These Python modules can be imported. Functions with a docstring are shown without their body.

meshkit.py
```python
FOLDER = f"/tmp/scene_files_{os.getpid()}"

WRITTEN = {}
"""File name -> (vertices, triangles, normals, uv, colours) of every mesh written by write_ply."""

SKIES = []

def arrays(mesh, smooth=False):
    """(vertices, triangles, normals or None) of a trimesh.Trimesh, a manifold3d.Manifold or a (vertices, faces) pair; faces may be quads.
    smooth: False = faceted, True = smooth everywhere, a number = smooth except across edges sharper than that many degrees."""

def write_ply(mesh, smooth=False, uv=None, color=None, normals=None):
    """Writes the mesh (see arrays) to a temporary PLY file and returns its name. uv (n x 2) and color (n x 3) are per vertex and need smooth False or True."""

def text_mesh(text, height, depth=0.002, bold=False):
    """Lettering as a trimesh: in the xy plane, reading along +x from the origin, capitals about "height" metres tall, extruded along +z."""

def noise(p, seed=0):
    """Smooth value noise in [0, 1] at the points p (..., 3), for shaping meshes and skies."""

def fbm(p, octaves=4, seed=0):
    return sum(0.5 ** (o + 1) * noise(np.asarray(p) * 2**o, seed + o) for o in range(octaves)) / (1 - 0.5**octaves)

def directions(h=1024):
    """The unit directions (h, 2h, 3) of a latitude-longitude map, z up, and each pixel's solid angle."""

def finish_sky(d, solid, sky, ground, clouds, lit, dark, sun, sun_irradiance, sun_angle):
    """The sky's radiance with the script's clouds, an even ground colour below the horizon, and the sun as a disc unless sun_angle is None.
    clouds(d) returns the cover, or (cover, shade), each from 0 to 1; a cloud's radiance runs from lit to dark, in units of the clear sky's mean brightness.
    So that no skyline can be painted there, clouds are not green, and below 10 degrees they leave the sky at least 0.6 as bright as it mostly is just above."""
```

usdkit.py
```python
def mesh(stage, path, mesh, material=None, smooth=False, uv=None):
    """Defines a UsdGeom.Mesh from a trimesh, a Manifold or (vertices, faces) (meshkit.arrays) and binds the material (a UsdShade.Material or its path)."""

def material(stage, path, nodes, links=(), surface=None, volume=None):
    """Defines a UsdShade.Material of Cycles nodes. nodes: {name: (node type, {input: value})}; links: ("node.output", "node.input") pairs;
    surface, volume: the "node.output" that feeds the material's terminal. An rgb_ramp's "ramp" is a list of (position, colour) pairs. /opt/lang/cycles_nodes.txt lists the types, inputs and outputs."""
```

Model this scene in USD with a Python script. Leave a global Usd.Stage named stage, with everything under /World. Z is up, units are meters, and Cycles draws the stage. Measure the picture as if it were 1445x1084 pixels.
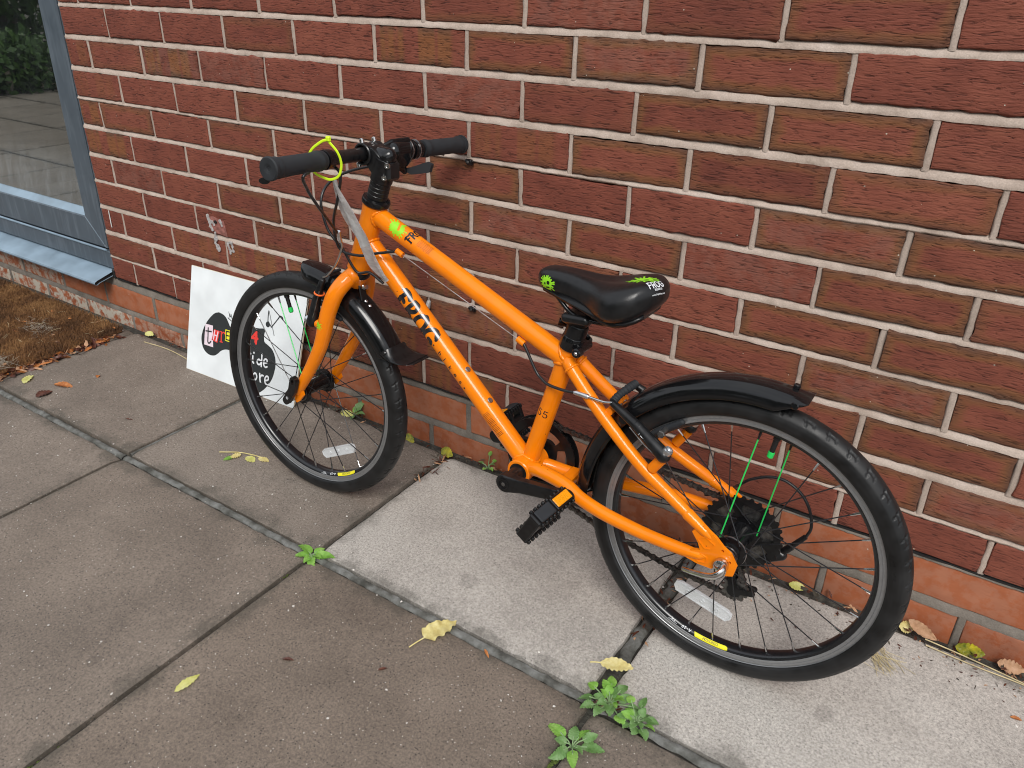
import math, random
import numpy as np, trimesh, usdkit, meshkit
from pxr import Usd, UsdGeom, UsdLux, UsdShade, Sdf, Gf, Vt
from shapely.geometry import Polygon, LineString, Point, MultiPolygon, box as sbox
from shapely import affinity
from shapely.ops import unary_union

# ------------------------------------------------------------------ stage, camera, sky, sun, exposure
stage = Usd.Stage.CreateInMemory()
UsdGeom.SetStageUpAxis(stage, 'Z')
UsdGeom.SetStageMetersPerUnit(stage, 1.0)
UsdGeom.Xform.Define(stage, '/World')
UsdGeom.Scope.Define(stage, '/World/Looks')
rng = np.random.default_rng(7)
random.seed(7)
EXPOSURE = 0.78
SUN_DIR = np.array([0.42, -0.62, 0.80]); SUN_DIR /= np.linalg.norm(SUN_DIR)


def look(yaw, pitch, roll):
    f = np.array([math.sin(yaw) * math.cos(pitch), math.cos(yaw) * math.cos(pitch), math.sin(pitch)])
    r = np.cross(f, [0, 0, 1]); r /= np.linalg.norm(r); u = np.cross(r, f)
    return math.cos(roll) * r + math.sin(roll) * u, -math.sin(roll) * r + math.cos(roll) * u, f


CAM = np.array([2.0229, -1.2279, 0.9950])
R_, U_, F_ = look(-0.57012, -0.46514, 0.01973)
cam = UsdGeom.Camera.Define(stage, '/World/camera')
cam.CreateProjectionAttr('perspective')
cam.CreateHorizontalApertureAttr(36.0)
cam.CreateVerticalApertureAttr(27.0)
cam.CreateFocalLengthAttr(1090.17 * 36 / 1445)
cam.CreateHorizontalApertureOffsetAttr(-0.866 * 36 / 1445)
cam.CreateVerticalApertureOffsetAttr(-21.65 * 36 / 1445)
cam.CreateClippingRangeAttr(Gf.Vec2f(0.01, 500))
cam.CreateExposureAttr(EXPOSURE)
cam.AddTransformOp().Set(Gf.Matrix4d(*R_, 0, *U_, 0, *(-F_), 0, *CAM, 1))

dome = UsdLux.DomeLight.Define(stage, '/World/sky')
elev = math.asin(SUN_DIR[2]); rot = math.atan2(SUN_DIR[0], SUN_DIR[1])
sky_mat = usdkit.material(stage, '/World/Looks/sky_look', {
    's': ('sky_texture', {'sky_type': 'single_scattering', 'sun_disc': False, 'sun_elevation': elev, 'sun_rotation': rot}),
    'tc': ('texture_coordinate', {}),
    'n': ('noise_texture', {'scale': 2.2, 'detail': 5.0, 'roughness': 0.55}),
    'cl': ('rgb_ramp', {'ramp': [(0.3, (5.2, 5.6, 6.2)), (0.7, (8.6, 8.8, 9.0))]}),
    'mx': ('mix_color', {'fac': 0.88}),
    'b': ('background_shader', {'strength': 0.085})},
    [('tc.generated', 'n.vector'), ('n.fac', 'cl.fac'), ('s.color', 'mx.a'), ('cl.color', 'mx.b'), ('mx.result', 'b.color')], surface='b.background')
UsdShade.MaterialBindingAPI.Apply(dome.GetPrim()).Bind(sky_mat)
dome.GetPrim().SetCustomDataByKey('kind', 'structure')

sun = UsdLux.DistantLight.Define(stage, '/World/sun')
sun.CreateNormalizeAttr(True)
sun.CreateIntensityAttr(0.40)
sun.CreateAngleAttr(26.0)
sun.CreateColorAttr(Gf.Vec3f(1.0, 0.965, 0.92))
zc = SUN_DIR; xc = np.cross([0, 0, 1], zc); xc /= np.linalg.norm(xc); yc = np.cross(zc, xc)
sun.AddTransformOp().Set(Gf.Matrix4d(*xc, 0, *yc, 0, *zc, 0, 0, 0, 6, 1))

# ------------------------------------------------------------------ helpers
_names = {}


def numbered(parent, name):
    key = (parent, name); n = _names.get(key, 0); _names[key] = n + 1
    return f'{parent}/{name}' + (f'_{n:03d}' if n else '')


def tag(prim, label=None, cat=None, group=None, kind=None):
    p = prim.GetPrim() if hasattr(prim, 'GetPrim') else prim
    for k, v in (('label', label), ('category', cat), ('group', group), ('kind', kind)):
        if v: p.SetCustomDataByKey(k, v)
    return prim


def thing(name, label=None, cat=None, loc=(0, 0, 0), rotz=0.0, group=None, kind=None, parent='/World', matrix=None):
    x = UsdGeom.Xform.Define(stage, numbered(parent, name))
    if matrix is not None: x.AddTransformOp().Set(matrix)
    else:
        if tuple(loc) != (0, 0, 0): x.AddTranslateOp().Set(Gf.Vec3d(*map(float, loc)))
        if rotz: x.AddRotateZOp().Set(float(math.degrees(rotz)))
    tag(x, label, cat, group, kind)
    return str(x.GetPath())


def obj(name, mesh, mat, parent='/World', smooth=35, uv=None, loc=None, prim=None):
    if isinstance(mesh, MB): mesh = mesh.get()
    m = usdkit.mesh(stage, numbered(parent, name), mesh, mat, smooth=smooth, uv=uv)
    if loc is not None: m.AddTranslateOp().Set(Gf.Vec3d(*map(float, loc)))
    if prim:
        for k, v in prim.items():
            UsdGeom.PrimvarsAPI(m).CreatePrimvar(k, Sdf.ValueTypeNames.FloatArray, 'constant').Set(Vt.FloatArray([float(v)]))
    return m


class MB:
    """collects pieces of ONE mesh"""
    def __init__(self): self.v, self.f, self.n = [], [], 0
    def add(self, m):
        v, f = (m.vertices, m.faces) if hasattr(m, 'vertices') else (m[0], m[1])
        v = np.asarray(v, float); f = np.asarray(f, int)
        if f.shape[1] == 4: f = np.vstack([f[:, [0, 1, 2]], f[:, [0, 2, 3]]])
        self.v.append(v); self.f.append(f + self.n); self.n += len(v); return self
    def get(self): return np.vstack(self.v), np.vstack(self.f)


V = lambda *a: np.array(a, float)
def unit(a): a = np.asarray(a, float); return a / (np.linalg.norm(a) + 1e-12)


def spline(pts, n=8):
    """Catmull-Rom through the points"""
    p = np.asarray(pts, float)
    if len(p) < 3: return np.linspace(p[0], p[-1], n + 1)
    q = np.vstack([2 * p[0] - p[1], p, 2 * p[-1] - p[-2]]); out = []
    for i in range(1, len(q) - 2):
        a, b, c, d = q[i - 1:i + 3]
        for t in np.arange(n) / n:
            out.append(0.5 * (2 * b + (c - a) * t + (2 * a - 5 * b + 4 * c - d) * t * t + (3 * b - a - 3 * c + d) * t ** 3))
    out.append(p[-1]); return np.array(out)


def tube(pts, r, n=14, caps=True, flat=None, up=None):
    """a round tube along a polyline; r scalar or per point; flat=(a, b) scales the section's two axes"""
    p = np.asarray(pts, float); m = len(p); r = np.broadcast_to(np.asarray(r, float), (m,))
    t = np.gradient(p, axis=0); t /= np.linalg.norm(t, axis=1, keepdims=True) + 1e-12
    a = np.zeros_like(p)
    u0 = np.asarray(up, float) if up is not None else (V(0, 0, 1) if abs(t[0][2]) < .9 else V(1, 0, 0))
    a[0] = unit(u0 - t[0] * (u0 @ t[0]))
    for i in range(1, m):
        w = a[i - 1] - t[i] * (a[i - 1] @ t[i]); a[i] = unit(w)
    b = np.cross(t, a); ang = np.arange(n) * 2 * np.pi / n
    fa, fb = flat or (1, 1)
    v = p[:, None] + r[:, None, None] * (fa * np.cos(ang)[None, :, None] * a[:, None] + fb * np.sin(ang)[None, :, None] * b[:, None])
    i, j = np.meshgrid(np.arange(m - 1), np.arange(n), indexing='ij')
    q = np.stack([i * n + j, i * n + (j + 1) % n, (i + 1) * n + (j + 1) % n, (i + 1) * n + j], -1).reshape(-1, 4)
    v = v.reshape(-1, 3); f = np.vstack([q[:, [0, 1, 2]], q[:, [0, 2, 3]]])
    if caps:
        k = np.arange(n); v = np.vstack([v, p[0], p[-1]])
        f = np.vstack([f, np.stack([np.full(n, m * n), (k + 1) % n, k], 1),
                       np.stack([np.full(n, m * n + 1), (m - 1) * n + k, (m - 1) * n + (k + 1) % n], 1)])
    return v, f


def frame_of(axis):
    z = unit(axis); x = unit(np.cross(V(0, 0, 1) if abs(z[2]) < .9 else V(1, 0, 0), z)); return x, np.cross(z, x), z


def lathe(profile, centre, axis, n=48, ref=None, closed=False):
    """profile: (distance along the axis, radius); revolved about the axis"""
    x, y, z = frame_of(axis)
    pr = np.asarray(profile, float); m = len(pr); ang = np.arange(n) * 2 * np.pi / n
    v = np.asarray(centre, float) + pr[:, None, 0, None] * z + pr[:, None, 1, None] * (np.cos(ang)[None, :, None] * x + np.sin(ang)[None, :, None] * y)
    rows = m if closed else m - 1
    i, j = np.meshgrid(np.arange(rows), np.arange(n), indexing='ij'); i2 = (i + 1) % m
    q = np.stack([i * n + j, i * n + (j + 1) % n, i2 * n + (j + 1) % n, i2 * n + j], -1).reshape(-1, 4)
    return v.reshape(-1, 3), np.vstack([q[:, [0, 1, 2]], q[:, [0, 2, 3]]])


def disc(c, axis, r, h, n=24, bev=0.001):
    return lathe([(-h / 2, 1e-5), (-h / 2, r - bev), (-h / 2 + bev, r), (h / 2 - bev, r), (h / 2, r - bev), (h / 2, 1e-5)], c, axis, n)


def rod(a, b, r, n=14): return tube(np.array([a, b], float), r, n)


def rbox(size, c=(0, 0, 0), bev=0.002, axes=None):
    """a box with chamfered edges"""
    h = np.asarray(size, float) / 2; b = min(bev, *(h * .9)); P = []
    for sx in (-1, 1):
        for sy in (-1, 1):
            for sz in (-1, 1):
                s = V(sx, sy, sz)
                for k in range(3):
                    d = h - b; d[k] = h[k]; P.append(s * d)
    m = trimesh.convex.convex_hull(np.array(P)); v = np.array(m.vertices)
    if axes is not None: v = v @ np.asarray(axes, float)
    return v + np.asarray(c, float), np.array(m.faces)


def hull(*clouds):
    m = trimesh.convex.convex_hull(np.vstack(clouds)); return np.array(m.vertices), np.array(m.faces)


def ball(c, r, n=2):
    m = trimesh.creation.icosphere(subdivisions=n, radius=1.0); return np.array(m.vertices) * r + np.asarray(c, float)


def capsule_hull(pts, rs):
    return hull(*[ball(p, r, 2) for p, r in zip(pts, rs)])


def polys(g):
    if g.is_empty: return []
    return [x for x in getattr(g, 'geoms', [g]) if x.geom_type == 'Polygon' and x.area > 1e-10]


def flat_shape(shape, depth=0.0003, maxedge=None):
    """a shapely shape as a thin slab in the xy plane (z from 0 to depth)"""
    mb = MB()
    for p in polys(shape):
        m = trimesh.creation.extrude_polygon(p, depth); v, f = np.array(m.vertices), np.array(m.faces)
        if maxedge: v, f = trimesh.remesh.subdivide_to_size(v, f, maxedge)[:2]
        mb.add((v, f))
    return mb.get()


def place(vf, o, x, y, z=None):
    """carries a mesh in xyz to origin o with the axes x, y, z"""
    v, f = vf; x, y = unit(x), unit(y); z = np.cross(x, y) if z is None else z
    v = np.asarray(v); return np.asarray(o, float) + v[:, :1] * x + v[:, 1:2] * y + v[:, 2:3] * z, f


def wrap(vf, A, d, r, ref, lift=0.0002):
    """wraps a flat mesh (x along the tube's axis, y round it) on a tube of radius r; ref is the outward direction at y = 0"""
    v, f = vf; d = unit(d); e1 = unit(np.asarray(ref) - d * (np.asarray(ref) @ d)); e2 = np.cross(e1, d)
    a = v[:, 1] / r; rad = r + lift + v[:, 2]
    return np.asarray(A) + v[:, :1] * d + rad[:, None] * (np.cos(a)[:, None] * e1 + np.sin(a)[:, None] * e2), f


def textm(text, height, depth=0.0003, bold=False, maxedge=None, centre=False):
    m = meshkit.text_mesh(text, height, depth, bold); v, f = np.array(m.vertices), np.array(m.faces)
    if centre: v = v - V(*((v.min(0) + v.max(0)) / 2)[:2], 0)
    if maxedge: v, f = trimesh.remesh.subdivide_to_size(v, f, maxedge)[:2]
    return v, f


def stroke(pts, w, n=6):
    p = spline([(a, b, 0) for a, b in pts], n)[:, :2]; return LineString(p).buffer(w / 2, 6)


# ------------------------------------------------------------------ materials
def mat(name, nodes, links, surface): return usdkit.material(stage, '/World/Looks/' + name, nodes, links, surface=surface)


def plain(name, col, rough=0.5, metal=0.0, coat=0.0, var=0.12, scale=60.0, bump=0.0, bscale=400.0, spec=0.5, rvar=0.1, coat_rough=0.06):
    """a surface with uneven tone, uneven gloss and fine relief"""
    c = np.array(col, float)
    nodes = {'g': ('geometry', {}), 'n': ('noise_texture', {'scale': scale, 'detail': 4.0}),
             'r': ('rgb_ramp', {'ramp': [(0.3, tuple(c * (1 - var))), (0.7, tuple(np.minimum(c * (1 + var), .95)))]}),
             'rr': ('map_range', {'from_min': 0.3, 'from_max': 0.7, 'to_min': max(rough - rvar, .02), 'to_max': min(rough + rvar, 1)}),
             'p': ('principled_bsdf', {'metallic': metal, 'coat_weight': coat, 'coat_roughness': coat_rough, 'specular_ior_level': spec})}
    links = [('g.position', 'n.vector'), ('n.fac', 'r.fac'), ('n.fac', 'rr.value'), ('r.color', 'p.base_color'), ('rr.result', 'p.roughness')]
    if bump:
        nodes['n2'] = ('noise_texture', {'scale': bscale, 'detail': 3.0}); nodes['b'] = ('bump', {'strength': bump, 'distance': 0.0006})
        links += [('g.position', 'n2.vector'), ('n2.fac', 'b.height'), ('b.normal', 'p.normal')]
    return mat(name, nodes, links, 'p.BSDF')
# ------------------------------------------------------------------ paving
SLAB = mat('paving_concrete', {
    'g': ('geometry', {}), 't': ('attribute', {'attribute': 'tone'}), 'tc': ('texture_coordinate', {}), 'es': ('separate_xyz', {}), 'eax': ('math', {'math_type': 'absolute'}), 'eay': ('math', {'math_type': 'absolute'}), 'hx': ('attribute', {'attribute': 'half_x'}), 'hy': ('attribute', {'attribute': 'half_y'}),
    'v3': ('voronoi_texture', {'scale': 8.0}), 'v3n': ('noise_texture', {'scale': 60.0, 'detail': 4.0}), 'v3m': ('math', {'math_type': 'multiply_add', 'value2': .16, 'value3': -.08}), 'v3a': ('math', {'math_type': 'add'}), 'v3s': ('separate_color', {}), 'v3c': ('map_range', {'from_min': .62, 'from_max': .95, 'to_min': 0.0, 'to_max': .14, 'clamp': True}), 'v3d': ('math', {'math_type': 'less_than'}), 'v3f': ('math', {'math_type': 'multiply', 'value2': .22}), 'st': ('mix_color', {'b': (0.045, 0.038, 0.032)}),
    'edx': ('math', {'math_type': 'subtract'}), 'edy': ('math', {'math_type': 'subtract'}), 'emn': ('math', {'math_type': 'minimum'}), 'en': ('noise_texture', {'scale': 14.0, 'detail': 6.0, 'roughness': 0.7}), 'enm': ('math', {'math_type': 'multiply_add', 'value2': -0.16, 'value3': 0.08}), 'ead': ('math', {'math_type': 'add'}), 'emr': ('map_range', {'range_type': 'smoothstep', 'from_min': -0.012, 'from_max': 0.034, 'to_min': 0.55, 'to_max': 0.0}), 'ek': ('mix_color', {'b': (0.050, 0.046, 0.036)}),
    'n1': ('noise_texture', {'scale': 5.0, 'detail': 6.0, 'roughness': 0.62}), 'n2': ('noise_texture', {'scale': 260.0, 'detail': 6.0, 'roughness': 0.8}),
    'dark': ('rgb_ramp', {'ramp': [(0.25, (0.108, 0.083, 0.064)), (0.52, (0.152, 0.119, 0.093)), (0.80, (0.198, 0.158, 0.126))]}),
    'lite': ('rgb_ramp', {'ramp': [(0.25, (0.335, 0.31, 0.28)), (0.52, (0.415, 0.388, 0.352)), (0.80, (0.475, 0.448, 0.41))]}),
    'mx': ('mix_color', {}),
    'gm': ('map_range', {'from_min': 0.30, 'from_max': 0.70, 'to_min': 0.45, 'to_max': 1.55}), 'mul': ('mix_color', {'blend_type': 'multiply', 'fac': 1.0, 'use_clamp': False}),
    'v': ('voronoi_texture', {'scale': 330.0}), 'vs': ('separate_color', {}), 'chip': ('math', {'math_type': 'greater_than', 'value2': 0.978}),
    'cd': ('math', {'math_type': 'less_than', 'value2': 0.30}), 'cm': ('math', {'math_type': 'multiply'}), 'c1': ('mix_color', {'b': (0.52, 0.48, 0.43)}),
    'v2': ('voronoi_texture', {'scale': 240.0}), 'vs2': ('separate_color', {}), 'pit': ('math', {'math_type': 'greater_than', 'value2': 0.80}),
    'pd': ('math', {'math_type': 'less_than', 'value2': 0.28}), 'pm': ('math', {'math_type': 'multiply'}), 'pmm': ('math', {'math_type': 'multiply', 'value2': 0.85}), 'pt': ('map_range', {'to_min': 1.0, 'to_max': 0.45}), 'pm2': ('math', {'math_type': 'multiply'}), 'c2': ('mix_color', {'b': (0.035, 0.030, 0.027)}),
    'pn': ('math', {'math_type': 'multiply', 'value2': -1.2}), 'ha': ('math', {'math_type': 'add'}),
    'b': ('bump', {'strength': 0.55, 'distance': 0.0012}),
    'n3': ('noise_texture', {'scale': 900.0, 'detail': 2.0}), 'ro': ('map_range', {'from_min': 0.3, 'from_max': 0.7, 'to_min': 0.62, 'to_max': 0.9}),
    'p': ('principled_bsdf', {'specular_ior_level': 0.4})},
    [('g.position', 'n1.vector'), ('g.position', 'n2.vector'), ('g.position', 'v.vector'), ('g.position', 'v2.vector'), ('g.position', 'n3.vector'),
     ('n1.fac', 'dark.fac'), ('n1.fac', 'lite.fac'), ('t.fac', 'mx.fac'), ('dark.color', 'mx.a'), ('lite.color', 'mx.b'),
     ('n2.fac', 'gm.value'), ('mx.result', 'mul.a'), ('gm.result', 'mul.b'),
     ('v.color', 'vs.color'), ('vs.r', 'chip.value1'), ('v.distance', 'cd.value1'), ('chip.value', 'cm.value1'), ('cd.value', 'cm.value2'),
     ('mul.result', 'c1.a'), ('cm.value', 'c1.fac'),
     ('v2.color', 'vs2.color'), ('vs2.g', 'pit.value1'), ('v2.distance', 'pd.value1'), ('pit.value', 'pm.value1'), ('pd.value', 'pm.value2'), ('pm.value', 'pmm.value1'),
     ('c1.result', 'c2.a'), ('t.fac', 'pt.value'), ('pmm.value', 'pm2.value1'), ('pt.result', 'pm2.value2'), ('pm2.value', 'c2.fac'), ('g.position', 'v3.vector'), ('g.position', 'v3n.vector'), ('v3n.fac', 'v3m.value1'), ('v3.distance', 'v3a.value1'), ('v3m.value', 'v3a.value2'), ('v3.color', 'v3s.color'), ('v3s.r', 'v3c.value'), ('v3a.value', 'v3d.value1'), ('v3c.result', 'v3d.value2'), ('v3d.value', 'v3f.value1'), ('v3f.value', 'st.fac'), ('c2.result', 'st.a'), ('st.result', 'ek.a'), ('tc.object', 'es.vector'), ('es.x', 'eax.value1'), ('es.y', 'eay.value1'), ('hx.fac', 'edx.value1'), ('eax.value', 'edx.value2'), ('hy.fac', 'edy.value1'), ('eay.value', 'edy.value2'), ('edx.value', 'emn.value1'), ('edy.value', 'emn.value2'), ('g.position', 'en.vector'), ('en.fac', 'enm.value1'), ('emn.value', 'ead.value1'), ('enm.value', 'ead.value2'), ('ead.value', 'emr.value'), ('emr.result', 'ek.fac'), ('ek.result', 'p.base_color'),
     ('pm.value', 'pn.value1'), ('n3.fac', 'ha.value1'), ('pn.value', 'ha.value2'), ('ha.value', 'b.height'), ('b.normal', 'p.normal'),
     ('n1.fac', 'ro.value'), ('ro.result', 'p.roughness')], 'p.BSDF')
JOINT = mat('joint_cement', {
    'g': ('geometry', {}), 'n': ('noise_texture', {'scale': 22.0, 'detail': 6.0, 'roughness': 0.65}), 'n2': ('noise_texture', {'scale': 500.0, 'detail': 3.0}),
    'r': ('rgb_ramp', {'ramp': [(0.36, (0.038, 0.037, 0.030)), (0.48, (0.095, 0.094, 0.084)), (0.66, (0.195, 0.198, 0.188))]}),
    'b': ('bump', {'strength': 0.6, 'distance': 0.0015}), 'p': ('principled_bsdf', {'roughness': 0.8})},
    [('g.position', 'n.vector'), ('g.position', 'n2.vector'), ('n.fac', 'r.fac'), ('r.color', 'p.base_color'), ('n2.fac', 'b.height'), ('b.normal', 'p.normal')], 'p.BSDF')
DIRT = mat('joint_dirt', {
    'g': ('geometry', {}), 'n': ('noise_texture', {'scale': 45.0, 'detail': 6.0, 'roughness': 0.7}), 'n2': ('noise_texture', {'scale': 300.0, 'detail': 4.0}),
    'r': ('rgb_ramp', {'ramp': [(0.3, (0.016, 0.015, 0.012)), (0.5, (0.035, 0.032, 0.026)), (0.62, (0.075, 0.072, 0.058)), (0.72, (0.10, 0.10, 0.05))]}),
    'b': ('bump', {'strength': 0.9, 'distance': 0.003}), 'p': ('principled_bsdf', {'roughness': 0.9})},
    [('g.position', 'n.vector'), ('g.position', 'n2.vector'), ('n.fac', 'r.fac'), ('r.color', 'p.base_color'), ('n2.fac', 'b.height'), ('b.normal', 'p.normal')], 'p.BSDF')
SOIL = plain('soil', (0.06, 0.05, 0.035), 0.95, var=0.5, scale=8, bump=0.6, bscale=60)
MOSS = plain('moss', (0.06, 0.085, 0.012), 0.95, var=0.5, scale=90, bump=0.9, bscale=500)

def grid(nx, ny, x0, x1, y0, y1, fz):
    xs, ys = np.linspace(x0, x1, nx + 1), np.linspace(y0, y1, ny + 1)
    X, Y = np.meshgrid(xs, ys, indexing='ij'); Z = fz(X, Y)
    v = np.stack([X, Y, Z], -1).reshape(-1, 3); i, j = np.meshgrid(np.arange(nx), np.arange(ny), indexing='ij'); k = i * (ny + 1) + j
    q = np.stack([k, k + ny + 1, k + ny + 2, k + 1], -1).reshape(-1, 4); return v, np.vstack([q[:, [0, 1, 2]], q[:, [0, 2, 3]]])

gm = grid(40, 40, -60, 60, -60, 60, lambda x, y: -0.05 + 0 * x)
tag(obj('ground', gm, SOIL, smooth=False), kind='structure')
pav = thing('pavement', kind='structure')
obj('joint_bed', grid(4, 4, -6.1, 4.2, -2.75, 0.0, lambda x, y: -0.006 + 0 * x), DIRT, pav, smooth=False)

def slab(x0, x1, y0, y1, z, tone, fine):
    """a paving slab with worn, slightly chipped arrises"""
    nx, ny = (44, 34) if fine else (2, 2); b = 0.004
    xs = np.r_[x0, np.linspace(x0 + b, x1 - b, nx + 1), x1]; ys = np.r_[y0, np.linspace(y0 + b, y1 - b, ny + 1), y1]
    X, Y = np.meshgrid(xs, ys, indexing='ij'); Z = np.full_like(X, z)
    if fine:
        P = np.stack([X, Y, 0 * X], -1)
        Z += (meshkit.noise(P * 6 + 3.1, 1) - .5) * .0022
        n = meshkit.noise(P * 60, 5); chip = np.clip(n - .62, 0, 1) * .008
        tl = np.random.default_rng(int((x0 + 9) * 1000) + int((y0 + 9) * 77)); Z += ((X - x0) / (x1 - x0) - .5) * tl.normal(0, .0014) + ((Y - y0) / (y1 - y0) - .5) * tl.normal(0, .0012)
        for cx_, cy_ in ((x0, y0), (x0, y1), (x1, y0), (x1, y1)):
            dd = np.hypot(X - cx_, (Y - cy_) * tl.uniform(.6, 1.6)) + (n - .5) * .012; rr_ = tl.uniform(.006, .030); Z -= np.clip(1 - dd / rr_, 0, 1) * .006
        e = np.zeros_like(X); e[[0, -1]] = 1; e[:, [0, -1]] = 1
        X[0] += chip[0]; X[-1] -= chip[-1]; Y[:, 0] += chip[:, 0]; Y[:, -1] -= chip[:, -1]
        Z -= e * (.0022 + chip * .4)
    else: Z[[0, -1]] -= .0022; Z[:, [0, -1]] -= .0022
    m, n = X.shape; v = np.stack([X, Y, Z], -1).reshape(-1, 3)
    i, j = np.meshgrid(np.arange(m - 1), np.arange(n - 1), indexing='ij'); k = i * n + j
    q = np.stack([k, k + n, k + n + 1, k + 1], -1).reshape(-1, 4); idx = np.arange(m * n).reshape(m, n)
    ring = np.r_[idx[:, 0], idx[-1, 1:], idx[-2::-1, -1], idx[0, -2:0:-1]]
    low = v[ring].copy(); low[:, 2] = -.03; base = len(v); v = np.vstack([v, low]); L = len(ring); a = np.arange(L); b2 = (a + 1) % L
    sk = np.stack([ring[a], base + a, base + b2, ring[b2]], -1)
    q = np.vstack([q, sk]); f = np.vstack([q[:, [0, 1, 2]], q[:, [0, 2, 3]]])
    return v, f

XJ = [0.4735 + 0.6065 * k for k in range(-11, 6)]
XW = {11: (0.006, 0.006), 12: (0.005, 0.004), 13: (0.016, 0.014)}
rows = [(-0.4415, -0.030), (-1.062, -0.4635), (-1.67, -1.072), (-2.28, -1.68), (-2.7, -2.29)]
def slab_tone(i, r):
    if r == 0: return {11: .16, 10: .10, 12: .86, 13: .97, 14: .95}.get(i, .10)
    if r == 1: return {10: .10, 11: .07, 12: .02, 13: .08}.get(i, .12)
    return .1 + .12 * rng.random()
for r, (y0, y1) in enumerate(rows):
    for i in range(len(XJ) - 1):
        a, b = XJ[i], XJ[i + 1]; k0, k1 = i, i + 1
        gl = {11: .005, 12: .005, 13: .014}.get(k0, .004); gr = {11: .006, 12: .005, 13: .016}.get(k1, .004)
        if r >= 1: gl, gr = {12: .004, 13: .005}.get(k0, .004), {12: .004, 13: .005}.get(k1, .004)
        fine = r < 3 and -0.8 < a < 2.4
        s = slab(a + gl, b - gr, y0, y1, .005 + (.0015 * rng.standard_normal() if not (r == 0 and k0 in (11, 12, 13)) else 0), 0, fine)
        c_ = V((a + b) / 2, (y0 + y1) / 2, 0)
        obj('paving_slab', (s[0] - c_, s[1]), SLAB, pav, smooth=30, loc=c_, prim={'tone': slab_tone(i, r), 'half_x': (b - a) / 2, 'half_y': (y1 - y0) / 2})

def strip(p0, p1, w, z, seg=120, rough=.0016, hump=.001, seed=3):
    """a ragged cement fillet along a joint"""
    p0, p1 = V(*p0), V(*p1); d = p1 - p0; L = np.linalg.norm(d); d /= L; nrm = V(-d[1], d[0]); t = np.linspace(0, L, seg + 1)
    acr = np.array([-1, -.55, 0, .55, 1]); v = []
    for k, tt in enumerate(t):
        c = p0 + d * tt; q = np.array([[c[0] * 70, c[1] * 70, s * 9.] for s in (0, 1)]); nn = meshkit.noise(q, seed) - .5
        for a in acr:
            off = a * w / 2 + (nn[0] if a < 0 else nn[1]) * rough * 2 * abs(a)
            v.append([*(c + nrm * off), z + hump * (1 - a * a) + (-.004 if abs(a) == 1 else 0) + .0007 * (meshkit.noise(np.array([[c[0] * 90, c[1] * 90, a * 3]]), 9)[0] - .5)])
    n = 5; i, j = np.meshgrid(np.arange(seg), np.arange(n - 1), indexing='ij'); k = i * n + j
    q = np.stack([k, k + n, k + n + 1, k + 1], -1).reshape(-1, 4); return np.array(v), q
for k in range(9, 15):
    obj('mortar_joint', strip((XJ[k] + .002, -.4525), (XJ[k + 1] - .002, -.4525), .0160, .0024, 150, rough=.0024), JOINT, pav, smooth=40)
obj('mortar_joint', strip((XJ[11] + .0005, -.44), (XJ[11] + .0005, -.05), .0085, .0015, 80), JOINT, pav, smooth=40)
obj('mortar_joint', strip((XJ[13] - .001, -.37), (XJ[13] - .001, -.05), .021, .0005, 70, rough=.004), JOINT, pav, smooth=40)
obj('mortar_joint', strip((XJ[10], -.44), (XJ[10], -.06), .006, .001, 60), JOINT, pav, smooth=40)
mb = MB()
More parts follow.
